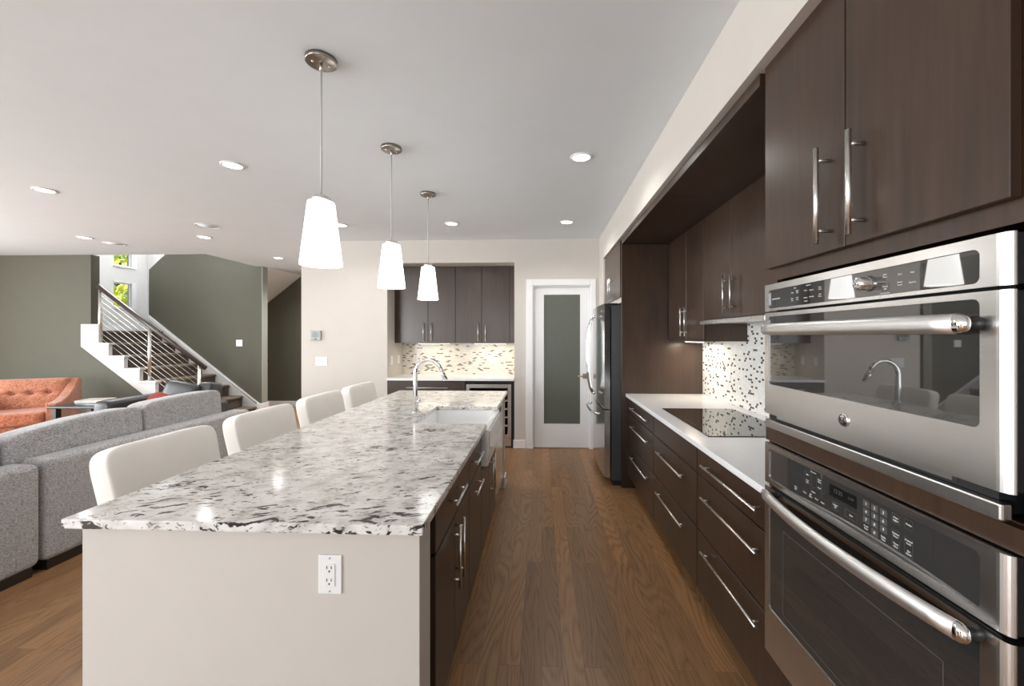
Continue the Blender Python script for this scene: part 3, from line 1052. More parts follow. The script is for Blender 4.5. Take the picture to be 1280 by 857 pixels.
obj('panel_back', MB().box(OX + 0.0135, OX + 0.04, Y0 + 0.002, Y1 - 0.003, 1.557, 1.642), 'blackplastic', pnl)
kb = MB().lathe([(0.0, -0.030), (0.013, -0.030), (0.0155, -0.027), (0.0165, -0.004), (0.019, 0.0), (0.0, 0.0)], (PXT, 1.012, 1.594), axis='X', seg=36)
obj('dial', kb, 'chrome', pnl)
obj('cancel_key', MB().box(PXT - 0.0005, PXT, 0.957, 0.977, 1.571, 1.588), 'keygrey', pnl)
dr = obj('oven_door', rrect_frame(OX, Y0, Y1, 1.208, 1.548, 0.762, 1.44, 1.308, 1.536, 0.04), 'steel', uo)
obj('door_glass', MB().box(OX + 0.003, OX + 0.03, 0.755, 1.447, 1.30, 1.54), 'ovenglass', dr)
obj('door_back', MB().box(OX + 0.0135, OX + 0.04, Y0 + 0.002, Y1 - 0.003, 1.211, 1.546), 'blackplastic', dr)
oven_handle(dr, 0.772, 1.402, 1.492, 0.012, 0.0185)
em = MB().lathe([(0.0, -0.004), (0.014, -0.004), (0.0165, -0.003), (0.018, 0.0), (0.0, 0.0)], (OX, 1.089, 1.257), axis='X', seg=32)
emb = obj('emblem', em, 'chrome', dr)
e2 = MB()
for a0, a1 in ((0.0125, 0.0135),):
    e2.lathe([(a0, -0.0041), (a0, -0.0047), (a1, -0.0047), (a1, -0.0041), (a0, -0.0041)], (OX, 1.089, 1.257), axis='X', seg=32)
e2.text('GE', (OX - 0.0046, 1.089, 1.257), 0.015)
obj('emblem_mark', e2, 'slot', emb)
ft = MB().box(OX, OX + 0.02, Y0 + 0.012, Y1 - 0.006, 1.158, 1.188, 0.004, 2)
obj('lower_trim', ft, 'steel', uo)
obj('vent_gap', MB().box(OX + 0.015, 0.812, Y0 + 0.03, Y1 - 0.015, 1.189, 1.207), 'black', uo)
obj('vent_lip', MB().box(OX + 0.004, OX + 0.014, Y0 + 0.1, Y1 - 0.07, 1.198, 1.2065), 'steel', uo)
# --- lower oven
lo = thing('built_in_oven', 'lower stainless wall oven with number keypad and long bowed handle', 'oven', (1.1, 1.06, 0.39))
obj('housing', MB().box(0.812, 1.35, Y0 + 0.03, Y1 - 0.03, 0.395, 1.10), 'blackplastic', lo)
pnl = obj('control_panel', rrect_frame(OX, Y0, Y1, 0.972, 1.106, 0.762, 1.44, 0.988, 1.09, 0.042), 'steel', lo)
obj('control_glass', MB().box(PXT, OX + 0.03, 0.755, 1.447, 0.982, 1.096), 'panelglass', pnl)
obj('panel_back', MB().box(OX + 0.0135, OX + 0.04, Y0 + 0.002, Y1 - 0.003, 0.974, 1.104), 'blackplastic', pnl)
clk = obj('clock_display', MB().box(PXT - 0.0008, PXT, 1.05, 1.148, 1.044, 1.076, 0.0003, 1), 'screen', pnl)
obj('clock_digits', MB().text('12:35', (PXT - 0.0012, 1.115, 1.062), 0.015), 'digit', clk)
obj('clock_word', MB().text('LOW', (PXT - 0.0012, 1.07, 1.062), 0.008), 'digit', clk)
for i, (s_) in enumerate('1234567890'):
    y = (1.022, 0.997, 0.972)[i % 3] if s_ != '0' else 0.997
    z = (1.07, 1.051, 1.032)[i // 3] if s_ != '0' else 1.013
    k = obj('key', MB().box(PXT - 0.0005, PXT, y - 0.0095, y + 0.0095, z - 0.0078, z + 0.0078), 'keygrey', pnl)
    obj('key_print', MB().text(s_, (PXT - 0.0008, y, z), 0.010), 'print', k)
for s_, y, z in (('Bake', 1.24, 1.067), ('Conv\nBake', 1.24, 1.048), ('Broil\nHi/Lo', 1.188, 1.066), ('Roast', 1.188, 1.047), ('Oven\nLight', 1.296, 1.009), ('Warm', 1.252, 1.011), ('Self\nClean', 1.226, 1.012), ('Proof', 1.201, 1.011), ('Steam', 1.175, 1.011), ('Cancel\nOff', 1.126, 1.022), ('Start', 1.07, 1.021),
                  ('Cook\nTime', 1.022, 1.014), ('Delay\nTime', 0.972, 1.012), ('Oven\nLights', 0.939, 1.07), ('Probe', 0.907, 1.072), ('Kitchen\nTimer', 0.939, 1.035), ('Timer\nClear', 0.939, 1.013), ('Control\nLock', 0.907, 1.035), ('Set\nClock', 0.907, 1.013)):
    key_text(pnl, s_, y, z, 0.0056)
for s_, y, z in (('Convection', 1.214, 1.082), ('Options', 1.214, 1.026)):
    key_text(pnl, s_, y, z, 0.005)
for q in ((1.115, 1.137, 1.012, 1.032), (1.05, 1.09, 1.011, 1.031), (1.228, 1.252, 1.039, 1.076), (1.176, 1.2, 1.039, 1.076), (0.929, 0.949, 1.06, 1.08), (0.897, 0.917, 1.062, 1.082), (0.929, 0.949, 1.004, 1.045), (0.897, 0.917, 1.004, 1.045)):
    tx = MB()
    rect_outline(tx, *q)
    obj('key_outline', tx, 'keygrey', pnl)
dr = obj('oven_door', rrect_frame(OX, Y0, Y1, 0.397, 0.96, 0.762, 1.44, 0.55, 0.945, 0.04), 'steel', lo)
obj('door_glass', MB().box(OX + 0.003, OX + 0.03, 0.755, 1.447, 0.54, 0.95), 'ovenglass', dr)
wl = MB()
wy0, wy1, wz0, wz1 = 0.83, 1.362, 0.575, 0.845
for q in ((wy0, wy1, wz0, wz0 + 0.002), (wy0, wy1, wz1 - 0.002, wz1), (wy0, wy0 + 0.002, wz0, wz1), (wy1 - 0.002, wy1, wz0, wz1)):
    wl.box(OX + 0.0022, OX + 0.0029, *q)
obj('window_outline', wl, 'keygrey', dr)
obj('door_back', MB().box(OX + 0.0135, OX + 0.04, Y0 + 0.002, Y1 - 0.003, 0.399, 0.958), 'blackplastic', dr)
oven_handle(dr, 0.772, 1.402, 0.945, 0.03, 0.0185)
obj('gap_strip', MB().box(OX + 0.02, 0.812, Y0 + 0.03, Y1 - 0.01, 0.961, 0.971), 'black', lo)

# ------------------------------------------------------------------ island
IX0, IX1 = -1.462, -0.348
IY0, IY1 = 1.2, 4.2
iw = thing('island_end_wall', 'greige end wall of the island facing the camera, with an outlet', 'island wall', (-0.9, 1.3, 0))
obj('wall_panel', MB().box(-1.432, -0.368, 1.235, 1.355, 0, 0.883), 'wall', iw)
iw2 = thing('island_end_wall', 'greige wall closing the far end of the island, white baseboard at its foot', 'island wall', (-0.7, 4.06, 0))
obj('wall_panel', MB().box(-1.0, -0.367, 3.99, 4.13, 0, 0.883), 'wall', iw2)
bbm = MB().box(-0.367, -0.352, 3.975, 4.145, 0, 0.11, 0.003, 1).box(-1.0, -0.367, 4.13, 4.145, 0, 0.11, 0.003, 1)
obj('baseboard', bbm, 'trim', iw2)

top = MB()
SX0, SY0, SY1 = -0.83, 2.625, 3.265
top.box(IX0, IX1, IY0, SY0, 0.884, 0.914, 0.004, 2)
top.box(IX0, IX1, SY1, IY1, 0.884, 0.914, 0.004, 2)
top.box(IX0, SX0, SY0 - 0.0, SY1 + 0.0, 0.884, 0.9139)
gt = obj('island_countertop', top, 'granite')
tag(gt, 'long white granite island top with dark streaks, cut out around the sink', 'countertop')

DX = -0.372          # island door faces
def island_unit(y0, y1, name, label, ztop=0.883):
    u_ = thing(name, label, 'cabinet', (DX, (y0 + y1) / 2, 0), 'cabinets in the island')
    obj('body', MB().box(-0.98, DX - 0.022, y0 + 0.001, y1 - 0.001, 0.11, ztop), 'wood', u_)
    obj('toe_kick', MB().box(-0.46, -0.44, y0 + 0.001, y1 - 0.001, 0.0, 0.11), 'black', u_)
    return u_
HB = DX + 0.037
u1 = island_unit(1.40, 2.118, 'island_cabinet', 'island cabinet nearest the camera, one drawer over a pair of doors')
obj('filler', MB().box(-0.9, DX - 0.03, 1.357, 1.399, 0.11, 0.883), 'black', u1)
d = front(u1, 'drawer', DX - 0.021, DX, 1.44, 2.115, 0.705, 0.876)
bar_handle(d, (HB, 1.64, 0.80), (HB, 1.86, 0.80), (0.037, 0, 0))
d = front(u1, 'door', DX - 0.021, DX, 1.44, 1.757, 0.12, 0.695)
bar_handle(d, (HB, 1.70, 0.43), (HB, 1.70, 0.685), (0.037, 0, 0))
d = front(u1, 'door', DX - 0.021, DX, 1.761, 2.115, 0.12, 0.695)
bar_handle(d, (HB, 1.785, 0.43), (HB, 1.785, 0.685), (0.037, 0, 0))
u2 = island_unit(2.12, 2.555, 'island_cabinet', 'narrow island cabinet before the sink, drawer over a pull-out front, both with level handles')
d = front(u2, 'drawer', DX - 0.021, DX, 2.122, 2.551, 0.705, 0.876)
bar_handle(d, (HB, 2.165, 0.80), (HB, 2.39, 0.80), (0.037, 0, 0))
d = front(u2, 'pull_out_front', DX - 0.021, DX, 2.122, 2.551, 0.12, 0.695)
bar_handle(d, (HB, 2.165, 0.64), (HB, 2.39, 0.64), (0.037, 0, 0))
u3 = island_unit(2.557, 3.315, 'island_cabinet', 'island cabinet below the white apron sink, two doors', 0.64)
for a, b_, hy in ((2.56, 2.934, 2.87), (2.938, 3.312, 2.98)):
    d = front(u3, 'door', DX - 0.021, DX, a, b_, 0.12, 0.635)
    bar_handle(d, (HB, hy, 0.375), (HB, hy, 0.63), (0.037, 0, 0))
dw = thing('dishwasher', 'stainless dishwasher in the island beyond the sink', 'dishwasher', (-0.6, 3.65, 0))
obj('tub', MB().box(-0.95, DX - 0.03, 3.33, 3.96, 0.1, 0.88), 'blackplastic', dw)
dwd = obj('door', MB().box(DX - 0.03, DX, 3.325, 3.965, 0.11, 0.88, 0.004, 2), 'steel', dw)
obj('pocket_handle', MB().box(DX + 0.0002, DX + 0.004, 3.5, 3.8, 0.79, 0.83, 0.002, 1), 'blackplastic', dwd)
obj('toe_panel', MB().box(-0.45, -0.43, 3.33, 3.96, 0.0, 0.1), 'blackplastic', dw)
obj('back_panel', MB().box(-1.0, -0.982, 1.361, 3.989, 0.0, 0.883), 'wall', iw)

# sink
sk = thing('apron_sink', 'white farmhouse apron sink set into the island edge', 'sink', (-0.6, 2.945, 0.65))
sm = MB()
sx0, sx1, sy0, sy1 = -0.86, -0.335, 2.585, 3.305
z0, z1 = 0.65, 0.8835
wt = 0.03
sm.box(sx1 - 0.045, sx1, sy0, sy1, z0, z1, 0.012, 4, True)
sm.box(sx0, sx0 + wt, sy0, sy1, z0, z1)
sm.box(sx0 + wt, sx1 - 0.04, sy0, sy0 + wt + 0.01, z0, z1)
sm.box(sx0 + wt, sx1 - 0.04, sy1 - wt - 0.01, sy1, z0, z1)
sm.box(sx0 + wt, sx1 - 0.04, sy0 + wt, sy1 - wt, z0, z0 + 0.025)
obj('basin', sm, 'porcelain', sk)
obj('apron_panel', MB().box(sx1, sx1 + 0.006, sy0 + 0.05, sy1 - 0.05, z0 + 0.03, z1 - 0.02, 0.004, 2), 'porcelain', sk)
obj('drain', MB().lathe([(0, z0 + 0.027), (0.04, z0 + 0.027), (0.045, z0 + 0.0255)], (-0.6, 2.945, 0)), 'chrome', sk)

# faucet
fx_, fy_ = -0.915, 2.97
fc = thing('kitchen_faucet', 'chrome pull-down gooseneck faucet standing behind the island sink', 'faucet', (fx_, fy_, 0.914))
obj('base_ring', MB().lathe([(0.0, 0.914), (0.027, 0.914), (0.027, 0.922), (0.02, 0.926), (0.0, 0.926)], (fx_, fy_, 0)), 'chrome', fc)
R_ = 0.095
zt = 1.205
pts = [(fx_, fy_, 0.925), (fx_, fy_, 1.05), (fx_, fy_, zt)]
for i in range(1, 15):
    a = PI - PI * 0.90 * i / 14
    pts.append((fx_ + R_ + R_ * math.cos(a), fy_, zt + R_ * math.sin(a)))
obj('neck', MB().tube(pts, [0.017, 0.017, 0.0135] + [0.013] * 14, seg=18), 'chrome', fc)
e = Vector(pts[-1])
dv = (Vector(pts[-1]) - Vector(pts[-2])).normalized()
obj('spray_head', MB().cyl(e, e + dv * 0.085, 0.0145, 0.0185).cyl(e + dv * 0.085, e + dv * 0.09, 0.0185, 0.015), 'chrome', fc)
lv = MB().cyl((fx_ + 0.012, fy_, 1.0), (fx_ + 0.035, fy_, 1.0), 0.013)
lv.tube([(fx_ + 0.03, fy_, 1.0), (fx_ + 0.045, fy_ - 0.03, 1.01), (fx_ + 0.05, fy_ - 0.075, 1.025)], [0.007, 0.006, 0.005])
obj('lever', lv, 'chrome', fc)
asw = obj('air_switch', MB().lathe([(0.0, 0.914), (0.024, 0.914), (0.024, 0.919), (0.012, 0.921), (0.012, 0.926), (0.0, 0.927)], (-0.885, 3.24, 0)), 'chrome')
tag(asw, 'small round chrome button in the granite beside the faucet', 'button')

# outlets and switches
def plate(name, c, n, w_, h_, label, cat, style, parent_rot=0.0, grp=None):
    """c: centre on the wall; n: outward normal axis '-y','+x','-x'"""
    o = thing(name, label, cat, c, grp)
    o.rotation_euler = (0, 0, {'-y': 0, '+x': PI / 2, '-x': -PI / 2}[n])
    obj('cover_plate', MB().box(-w_ / 2, w_ / 2, -0.006, 0, -h_ / 2, h_ / 2, 0.003, 2), 'plastic', o, local=True)
    if style == 'outlet':
        ins = obj('insert', MB().box(-0.017, 0.017, -0.009, -0.006, -0.034, 0.034, 0.001, 1), 'plastic', o, local=True)
        m = MB()
        for zc in (0.019, -0.019):
            m.box(-0.0085, -0.006, -0.0096, -0.009, zc, zc + 0.009)
            m.box(0.005, 0.0075, -0.0096, -0.009, zc, zc + 0.009)
            m.cyl((0, -0.0096, zc - 0.007), (0, -0.009, zc - 0.007), 0.0028, seg=10)
        obj('slots', m, 'slot', ins, local=True)
        for zc in (0.05, -0.05):
            obj('screw', MB().cyl((0, -0.0068, zc), (0, -0.006, zc), 0.003, seg=10), 'greyplastic', o, local=True)
    else:
        k = style
        for i in range(k):
            xc = (i - (k - 1) / 2) * 0.046
            obj('rocker', MB().box(xc - 0.016, xc + 0.016, -0.010, -0.006, -0.033, 0.033, 0.002, 1), 'plastic', o, local=True)
    return o
plate('outlet', (-0.641, 1.235, 0.748), '-y', 0.073, 0.118, 'white double outlet on the greige end of the island', 'outlet', 'outlet')
plate('outlet', (RX - 0.011, 3.5, 1.16), '-x', 0.073, 0.118, 'white outlet on the mosaic backsplash above the cooktop', 'outlet', 'outlet')
plate('outlet', (-1.853, 6.038, 1.14), '-y', 0.073, 0.118, 'white outlet on the cream backsplash left, behind the faucet', 'outlet', 'outlet')
plate('outlet', (-0.724, 6.038, 1.14), '-y', 0.073, 0.118, 'white outlet on the cream backsplash above the wine cooler', 'outlet', 'outlet')
plate('light_switch', (-2.05, 5.58, 1.14), '+x', 0.073, 0.118, 'single white switch on the niche side wall, nearer the room', 'switch', 1)
plate('light_switch', (-2.05, 5.86, 1.14), '+x', 0.073, 0.118, 'single white switch on the niche side wall, nearer the mosaic', 'switch', 1)
plate('light_switch', (-2.945, BY, 1.135), '-y', 0.16, 0.115, 'white triple switch plate below the thermostat', 'switch', 3)
plate('light_switch', (-5.52, DY, 1.345), '-y', 0.115, 0.118, 'white double switch plate on the dark wall above the stair', 'switch', 2)
th = thing('thermostat', 'small grey wall thermostat with a display above the triple switch', 'thermostat', (-3.014, BY, 1.48))
tb = obj('case', MB().box(-3.085, -2.943, BY - 0.025, BY, 1.415, 1.545, 0.006, 2), 'greyplastic', th)
obj('display', MB().box(-3.065, -2.963, BY - 0.027, BY - 0.025, 1.455, 1.528), 'lcd', tb)
tt = MB()
for i, (s_, z) in enumerate((('72', 1.507), ('FAN AUTO', 1.482), ('HOLD', 1.465))):
    tt.text(s_, (-3.014, BY - 0.0275, z), (0.03, 0.015, 0.014)[i], right=(1, 0, 0))
obj('display_print', tt, 'slot', tb)
obj('button', MB().box(-3.03, -2.998, BY - 0.028, BY - 0.025, 1.428, 1.44), 'slot', tb)

# ------------------------------------------------------------------ back niche
NY = 5.70
nb = thing('upper_cabinet', 'wide dark grey-brown wall cabinet filling the top of the niche, four doors', 'cabinet', (-1.2, NY, 1.37))
obj('body', MB().box(-2.048, -0.359, NY + 0.022, 6.038, 1.375, 2.436), 'wood', nb)
xs = [-2.02, -1.578, -1.195, -0.828, -0.44]
hx = [-1.637, -1.527, -0.875, -0.772]
for i in range(4):
    d = obj('door', MB().box(xs[i] + 0.0025, xs[i + 1] - 0.0025, NY, NY + 0.021, 1.375, 2.434, 0.0015, 1), 'wood', nb)
    bar_handle(d, (hx[i], NY - 0.033, 1.40), (hx[i], NY - 0.033, 1.655), (0, -0.033, 0))
obj('filler', MB().box(-0.4375, -0.359, NY + 0.002, NY + 0.021, 1.375, 2.434), 'wood', nb)
obj('filler', MB().box(-2.048, -2.022, NY + 0.002, NY + 0.021, 1.375, 2.434), 'wood', nb)
struct('wall_backsplash_niche', MB().box(-2.048, -0.359, 6.038, 6.05, 0.914, 1.375), 'mosaic_back')
undercab('under_cabinet_light', -1.75, -1.3, 5.8, 5.86, 1.375, 'lit strip under the niche cabinet above the faucet side', 0.9, 'under cabinet light strips')
undercab('under_cabinet_light', -0.95, -0.5, 5.8, 5.86, 1.375, 'lit strip under the niche cabinet above the wine cooler', 0.9, 'under cabinet light strips')
nc = obj('countertop', MB().box(-2.048, -0.359, 5.40, 6.036, 0.884, 0.914, 0.003, 2), 'quartz')
tag(nc, 'short white quartz countertop in the back niche', 'countertop')
b1 = thing('base_cabinet', 'dark base cabinet in the niche with one wide drawer, beside the wine cooler', 'cabinet', (-1.5, BY, 0))
obj('body', MB().box(-2.046, -1.005, BY + 0.022, 6.03, 0.1, 0.883), 'wood', b1)
d = obj('drawer', MB().box(-2.04, -1.01, BY, BY + 0.021, 0.70, 0.872, 0.0015, 1), 'wood', b1)
bar_handle(d, (-1.79, BY - 0.033, 0.79), (-1.235, BY - 0.033, 0.79), (0, -0.033, 0))
for a, b_ in ((-2.04, -1.527), (-1.523, -1.01)):
    d = obj('door', MB().box(a, b_, BY, BY + 0.021, 0.12, 0.695, 0.0015, 1), 'wood', b1)
    bar_handle(d, (-1.525 + (0.05 if b_ > -1.1 else -0.05), BY - 0.033, 0.40), (-1.525 + (0.05 if b_ > -1.1 else -0.05), BY - 0.033, 0.65), (0, -0.033, 0))
wc = thing('wine_cooler', 'stainless framed glass wine cooler under the niche counter', 'wine cooler', (-0.7, BY, 0))
wx0, wx1 = -0.995, -0.40
cb = MB()
cb.box(wx0, wx1, 6.0, 6.02, 0.02, 0.875)
cb.box(wx0, wx0 + 0.02, BY + 0.05, 6.0, 0.02, 0.875)
cb.box(wx1 - 0.02, wx1, BY + 0.05, 6.0, 0.02, 0.875)
cb.box(wx0 + 0.02, wx1 - 0.02, BY + 0.05, 6.0, 0.02, 0.12)
cb.box(wx0 + 0.02, wx1 - 0.02, BY + 0.05, 6.0, 0.85, 0.875)
obj('case', cb, 'blackplastic', wc)
df = MB()
df.box(wx0, wx0 + 0.045, BY, BY + 0.04, 0.13, 0.84, 0.003, 1)
df.box(wx1 - 0.045, wx1, BY, BY + 0.04, 0.13, 0.84, 0.003, 1)
df.box(wx0 + 0.045, wx1 - 0.045, BY, BY + 0.04, 0.785, 0.84, 0.003, 1)
df.box(wx0 + 0.045, wx1 - 0.045, BY, BY + 0.04, 0.13, 0.175, 0.003, 1)
dfo = obj('door_frame', df, 'steel', wc)
obj('door_glass', MB().box(wx0 + 0.04, wx1 - 0.04, BY + 0.015, BY + 0.02, 0.17, 0.79), 'glass', dfo)
bar_handle(dfo, (wx0 + 0.03, BY - 0.04, 0.30), (wx0 + 0.03, BY - 0.04, 0.74), (0, -0.04, 0), 0.008, mat='steel')
obj('grille', MB().box(wx0, wx1, BY + 0.02, BY + 0.05, 0.02, 0.125, 0.002, 1), 'steel', wc)
for z in (0.28, 0.39, 0.50, 0.61, 0.72):
    sh = obj('shelf', MB().box(wx0 + 0.03, wx1 - 0.03, BY + 0.07, 5.95, z, z + 0.008), 'blackplastic', wc)
    obj('shelf_front', MB().box(wx0 + 0.03, wx1 - 0.03, BY + 0.055, BY + 0.07, z - 0.008, z + 0.016), 'nickel', sh)
nf = obj('cabinet_filler', MB().box(-0.398, -0.359, BY + 0.01, 6.03, 0.0, 0.883), 'black')
tag(nf, 'narrow black filler strip between wine cooler and wall', 'cabinet panel')

# ------------------------------------------------------------------ bar stools
def make_stool(label):
    # local: seat faces +X, origin on floor under the seat centre
    s_ = thing('bar_stool', label, 'stool', (0, 0, 0), 'cream bar stools along the island')
    lean = Matrix.Rotation(-0.2, 3, 'Y')
    def sh(p):
        # slight taper to the bottom and a gently bowed top
        k = 1.0 + 0.05 * (p.z / 0.26)
        return (p.x - 0.02 * (p.y / 0.27) ** 2 * -1, p.y * k, p.z)
    b = MB().puff((-0.245, 0, 0.78), (0.05, 0.268, 0.238), 0.24, rot=lean, nu=56, nv=28, fn=sh)
    obj('backrest', b, 'cream', s_, local=True)
    b = MB().puff((0.0, 0, 0.585), (0.235, 0.255, 0.062), 0.18, nu=48, nv=20)
    obj('seat', b, 'cream', s_, local=True)
    for sx in (-1, 1):
        for sy in (-1, 1):
            obj('leg', MB().tube([(0.18 * sx, 0.2 * sy, 0.54), (0.2 * sx - (0.02 if sx < 0 else 0), 0.215 * sy, 0.0)], [0.024, 0.017], seg=8), 'darkwood', s_, local=True)
    obj('footrest', MB().box(0.17, 0.195, -0.2, 0.2, 0.2, 0.225), 'darkwood', s_, local=True)
    for sy in (-1, 1):
        obj('stretcher', MB().box(-0.185, 0.18, 0.205 * sy - 0.01, 0.205 * sy + 0.01, 0.24, 0.262), 'darkwood', s_, local=True)
    return s_
st0 = make_stool('cream upholstered bar stool at the near end of the island, largest in view')
SXX = -1.47
st0.location = (SXX, 1.82, 0)
dup(st0, (SXX, 2.50, 0), 'cream upholstered bar stool, second along the island from the near end')
dup(st0, (SXX, 3.19, 0), 'cream upholstered bar stool, third along the island, before the hall opening')
dup(st0, (SXX, 3.87, 0), 'cream upholstered bar stool at the far end of the island, smallest in view')

# ------------------------------------------------------------------ grey sectional sofa
XB = -3.08
def sofa(label, y0, y1, dz, cush, arm=None):
    s_ = thing('sectional_sofa', label, 'sofa', (XB - 0.5, (y0 + y1) / 2, 0), 'grey sectional sofa pieces')
    fr_ = MB().box(XB - 0.2, XB, y0, y1, 0.06, 0.70 + dz, 0.045, 5, True)
    obj('back_frame', fr_, 'greycloth', s_)
    obj('seat_base', MB().box(XB - 0.98, XB - 0.2, y0, y1, 0.06, 0.26, 0.03, 3, True), 'greycloth', s_)
    obj('plinth', MB().box(XB - 0.94, XB - 0.03, y0 + 0.03, y1 - 0.03, 0.0, 0.062), 'darkwood', s_)
    for a, b_, zt_ in cush:
        obj('back_cushion', MB().puff((XB - 0.30, (a + b_) / 2, 0.44 + (zt_ - 0.44) / 2), (0.105, (b_ - a) / 2, (zt_ - 0.44) / 2 + 0.01), 0.2, rot=Matrix.Rotation(-0.06, 3, 'Y'), nu=48, nv=24, fn=lambda p, h=(b_ - a) / 2, k=(0.06 if zt_ < 0.9 else 0.02): (p.x, p.y, p.z - (k * (max(0.0, -p.y / h + 0.3) / 1.3) ** 1.5 if p.z > 0 else 0.0))), 'greycloth', s_)
        obj('seat_cushion', MB().box(XB - 0.98, XB - 0.33, a + 0.005, b_ - 0.005, 0.262, 0.45, 0.05, 4, True), 'greycloth', s_)
    if arm:
        obj('arm', MB().box(XB - 0.98, XB - 0.2, arm[0], arm[1], 0.06, 0.66, 0.04, 4, True), 'greycloth', s_)
    return s_
sofa('long grey woven sofa with its back to the island, running toward the stair', 2.45, 4.28, 0, [(2.40, 3.30, 0.885), (3.31, 4.14, 0.915)], (4.145, 4.28))
sofa('nearer grey woven sofa section, cut by the picture edge on the far left', 0.75, 2.435, -0.01, [(1.62, 2.385, 0.89), (0.78, 1.61, 0.89)])

# ------------------------------------------------------------------ charcoal leather armchair with cushions
lc = thing('leather_armchair', 'charcoal leather armchair with low arms, in front of the stair', 'armchair', (-4.63, 4.95, 0))
obj('seat_base', MB().box(-4.86, -4.38, 4.5, 5.4, 0.08, 0.4, 0.04, 4, True), 'leather', lc)
obj('arm', MB().box(-5.06, -4.855, 4.45, 5.42, 0.08, 0.735, 0.05, 4, True), 'leather', lc)
obj('arm', MB().box(-4.385, -4.2, 4.45, 5.42, 0.08, 0.62, 0.05, 4, True), 'leather', lc)
obj('back', MB().box(-4.86, -4.38, 5.22, 5.42, 0.08, 0.74, 0.06, 4, True), 'leather', lc)
obj('back_cushion', MB().puff((-4.545, 5.05, 0.675), (0.215, 0.11, 0.215), 0.35, rot=Matrix.Rotation(-0.25, 3, 'X') @ Matrix.Rotation(0.18, 3, 'Y')), 'leather', lc)
obj('back_cushion', MB().puff((-4.28, 5.16, 0.685), (0.10, 0.11, 0.19), 0.35, rot=Matrix.Rotation(-0.2, 3, 'X')), 'leather', lc)
for x in (-4.98, -4.28):
    for y in (4.52, 5.34):
        obj('leg', MB().cyl((x, y, 0), (x, y, 0.085), 0.022, 0.028, seg=12), 'darkwood', lc)
rp = obj('throw_pillow', MB().puff((-4.60, 4.80, 0.635), (0.17, 0.07, 0.15), 0.6, rot=Matrix.Rotation(-0.5, 3, 'X') @ Matrix.Rotation(0.3, 3, 'Y')), 'redcloth')
tag(rp, 'crumpled dark red throw pillow in the leather armchair', 'pillow')
gp = MB().puff((-4.62, 4.58, 0.57), (0.09, 0.1, 0.15), 0.8, rot=Matrix.Rotation(0.3, 3, 'Y'), fn=lambda p: (p.x * (1.25 - p.z / 0.15 * 0.5), p.y, p.z + 0.015 * math.sin(p.x * 90)))
gpo = obj('plush_throw', gp, 'greyfur')
tag(gpo, 'small grey plush throw peeking over the sofa back beside the red pillow', 'throw')

# ------------------------------------------------------------------ orange armchair
oc = thing('armchair', 'orange patterned armchair with sloping arms against the olive wall', 'armchair', (-6.87, 5.22, 0), None, math.radians(33))
def chair_arm(x0, x1):
    prof = [(-0.38, 0.12), (0.36, 0.12), (0.42, 0.85), (0.33, 0.875), (0.17, 0.74), (-0.03, 0.645), (-0.24, 0.605), (-0.38, 0.60)]
    m = MB().prism(prof, 'X', x0, x1)
    bmesh.ops.dissolve_limit(m.bm, angle_limit=0.02, verts=m.bm.verts, edges=m.bm.edges)
    bmesh.ops.bevel(m.bm, geom=[e for e in m.bm.edges if e.calc_face_angle(0) > 0.5], offset=0.018, segments=3, profile=0.5, affect='EDGES')
    return m
obj('arm', chair_arm(0.32, 0.43), 'orange', oc, True)
obj('arm', chair_arm(-0.43, -0.32), 'orange', oc, True)
def tufted_back():
    W, H2, D, N, K = 0.335, 0.235, 0.10, 72, 48
    b = bmesh.new()
    rot = Matrix.Rotation(-0.24, 3, 'X')
    def edge(x, z):
        return (max(0.0, 1 - abs(x / W) ** 7)) ** 0.5 * (max(0.0, 1 - abs(z / H2) ** 6)) ** 0.5
    def row(sgn):
        g = []
        for a in range(K + 1):
            z_ = H2 * math.sin(PI / 2 * (2 * a / K - 1)) if False else H2 * (2 * a / K - 1)
            r = []
            for c_ in range(N + 1):
                x_ = W * (2 * c_ / N - 1)
                y_ = sgn * D * edge(x_, z_)
                if sgn < 0:
                    for q in (-0.17, 0.0, 0.17):
                        y_ += 0.05 * math.exp(-((x_ - q) / 0.035) ** 2 - ((z_ - 0.02) / 0.03) ** 2)
                        y_ += 0.018 * math.exp(-((x_ - q) / 0.10) ** 2 - ((z_ - 0.02) / 0.02) ** 2)
                r.append(b.verts.new(rot @ Vector((x_ * (1 + 0.03 * z_ / H2), y_, z_)) + Vector((0, 0.24, 0.655))))
            g.append(r)
        return g
    for sgn in (-1, 1):
        g = row(sgn)
        for a in range(K):
            for c_ in range(N):
                b.faces.new((g[a][c_], g[a][c_ + 1], g[a + 1][c_ + 1], g[a + 1][c_]))
    bmesh.ops.remove_doubles(b, verts=b.verts, dist=1e-5)
    bmesh.ops.recalc_face_normals(b, faces=b.faces)
    m = MB()
    m._merge(b, True)
    return m
obj('backrest', tufted_back(), 'orange', oc, True)
for q in (-0.17, 0.0, 0.17):
    obj('button', MB().puff((q, 0.203, 0.69), (0.014, 0.008, 0.014), 1.0, nu=12, nv=8), 'orangeseat', oc, True)
obj('seat_cushion', MB().puff((0, -0.12, 0.415), (0.325, 0.30, 0.085), 0.22, nu=56, nv=20), 'orangeseat', oc, True)
obj('seat_frame', MB().box(-0.32, 0.32, -0.37, 0.34, 0.14, 0.33, 0.02, 3, True), 'orange', oc, True)
for x in (-0.37, 0.37):
    for y in (-0.32, 0.3):
        obj('leg', MB().cyl((x, y, 0), (x, y, 0.14), 0.016, 0.026, seg=12), 'darkwood', oc, True)

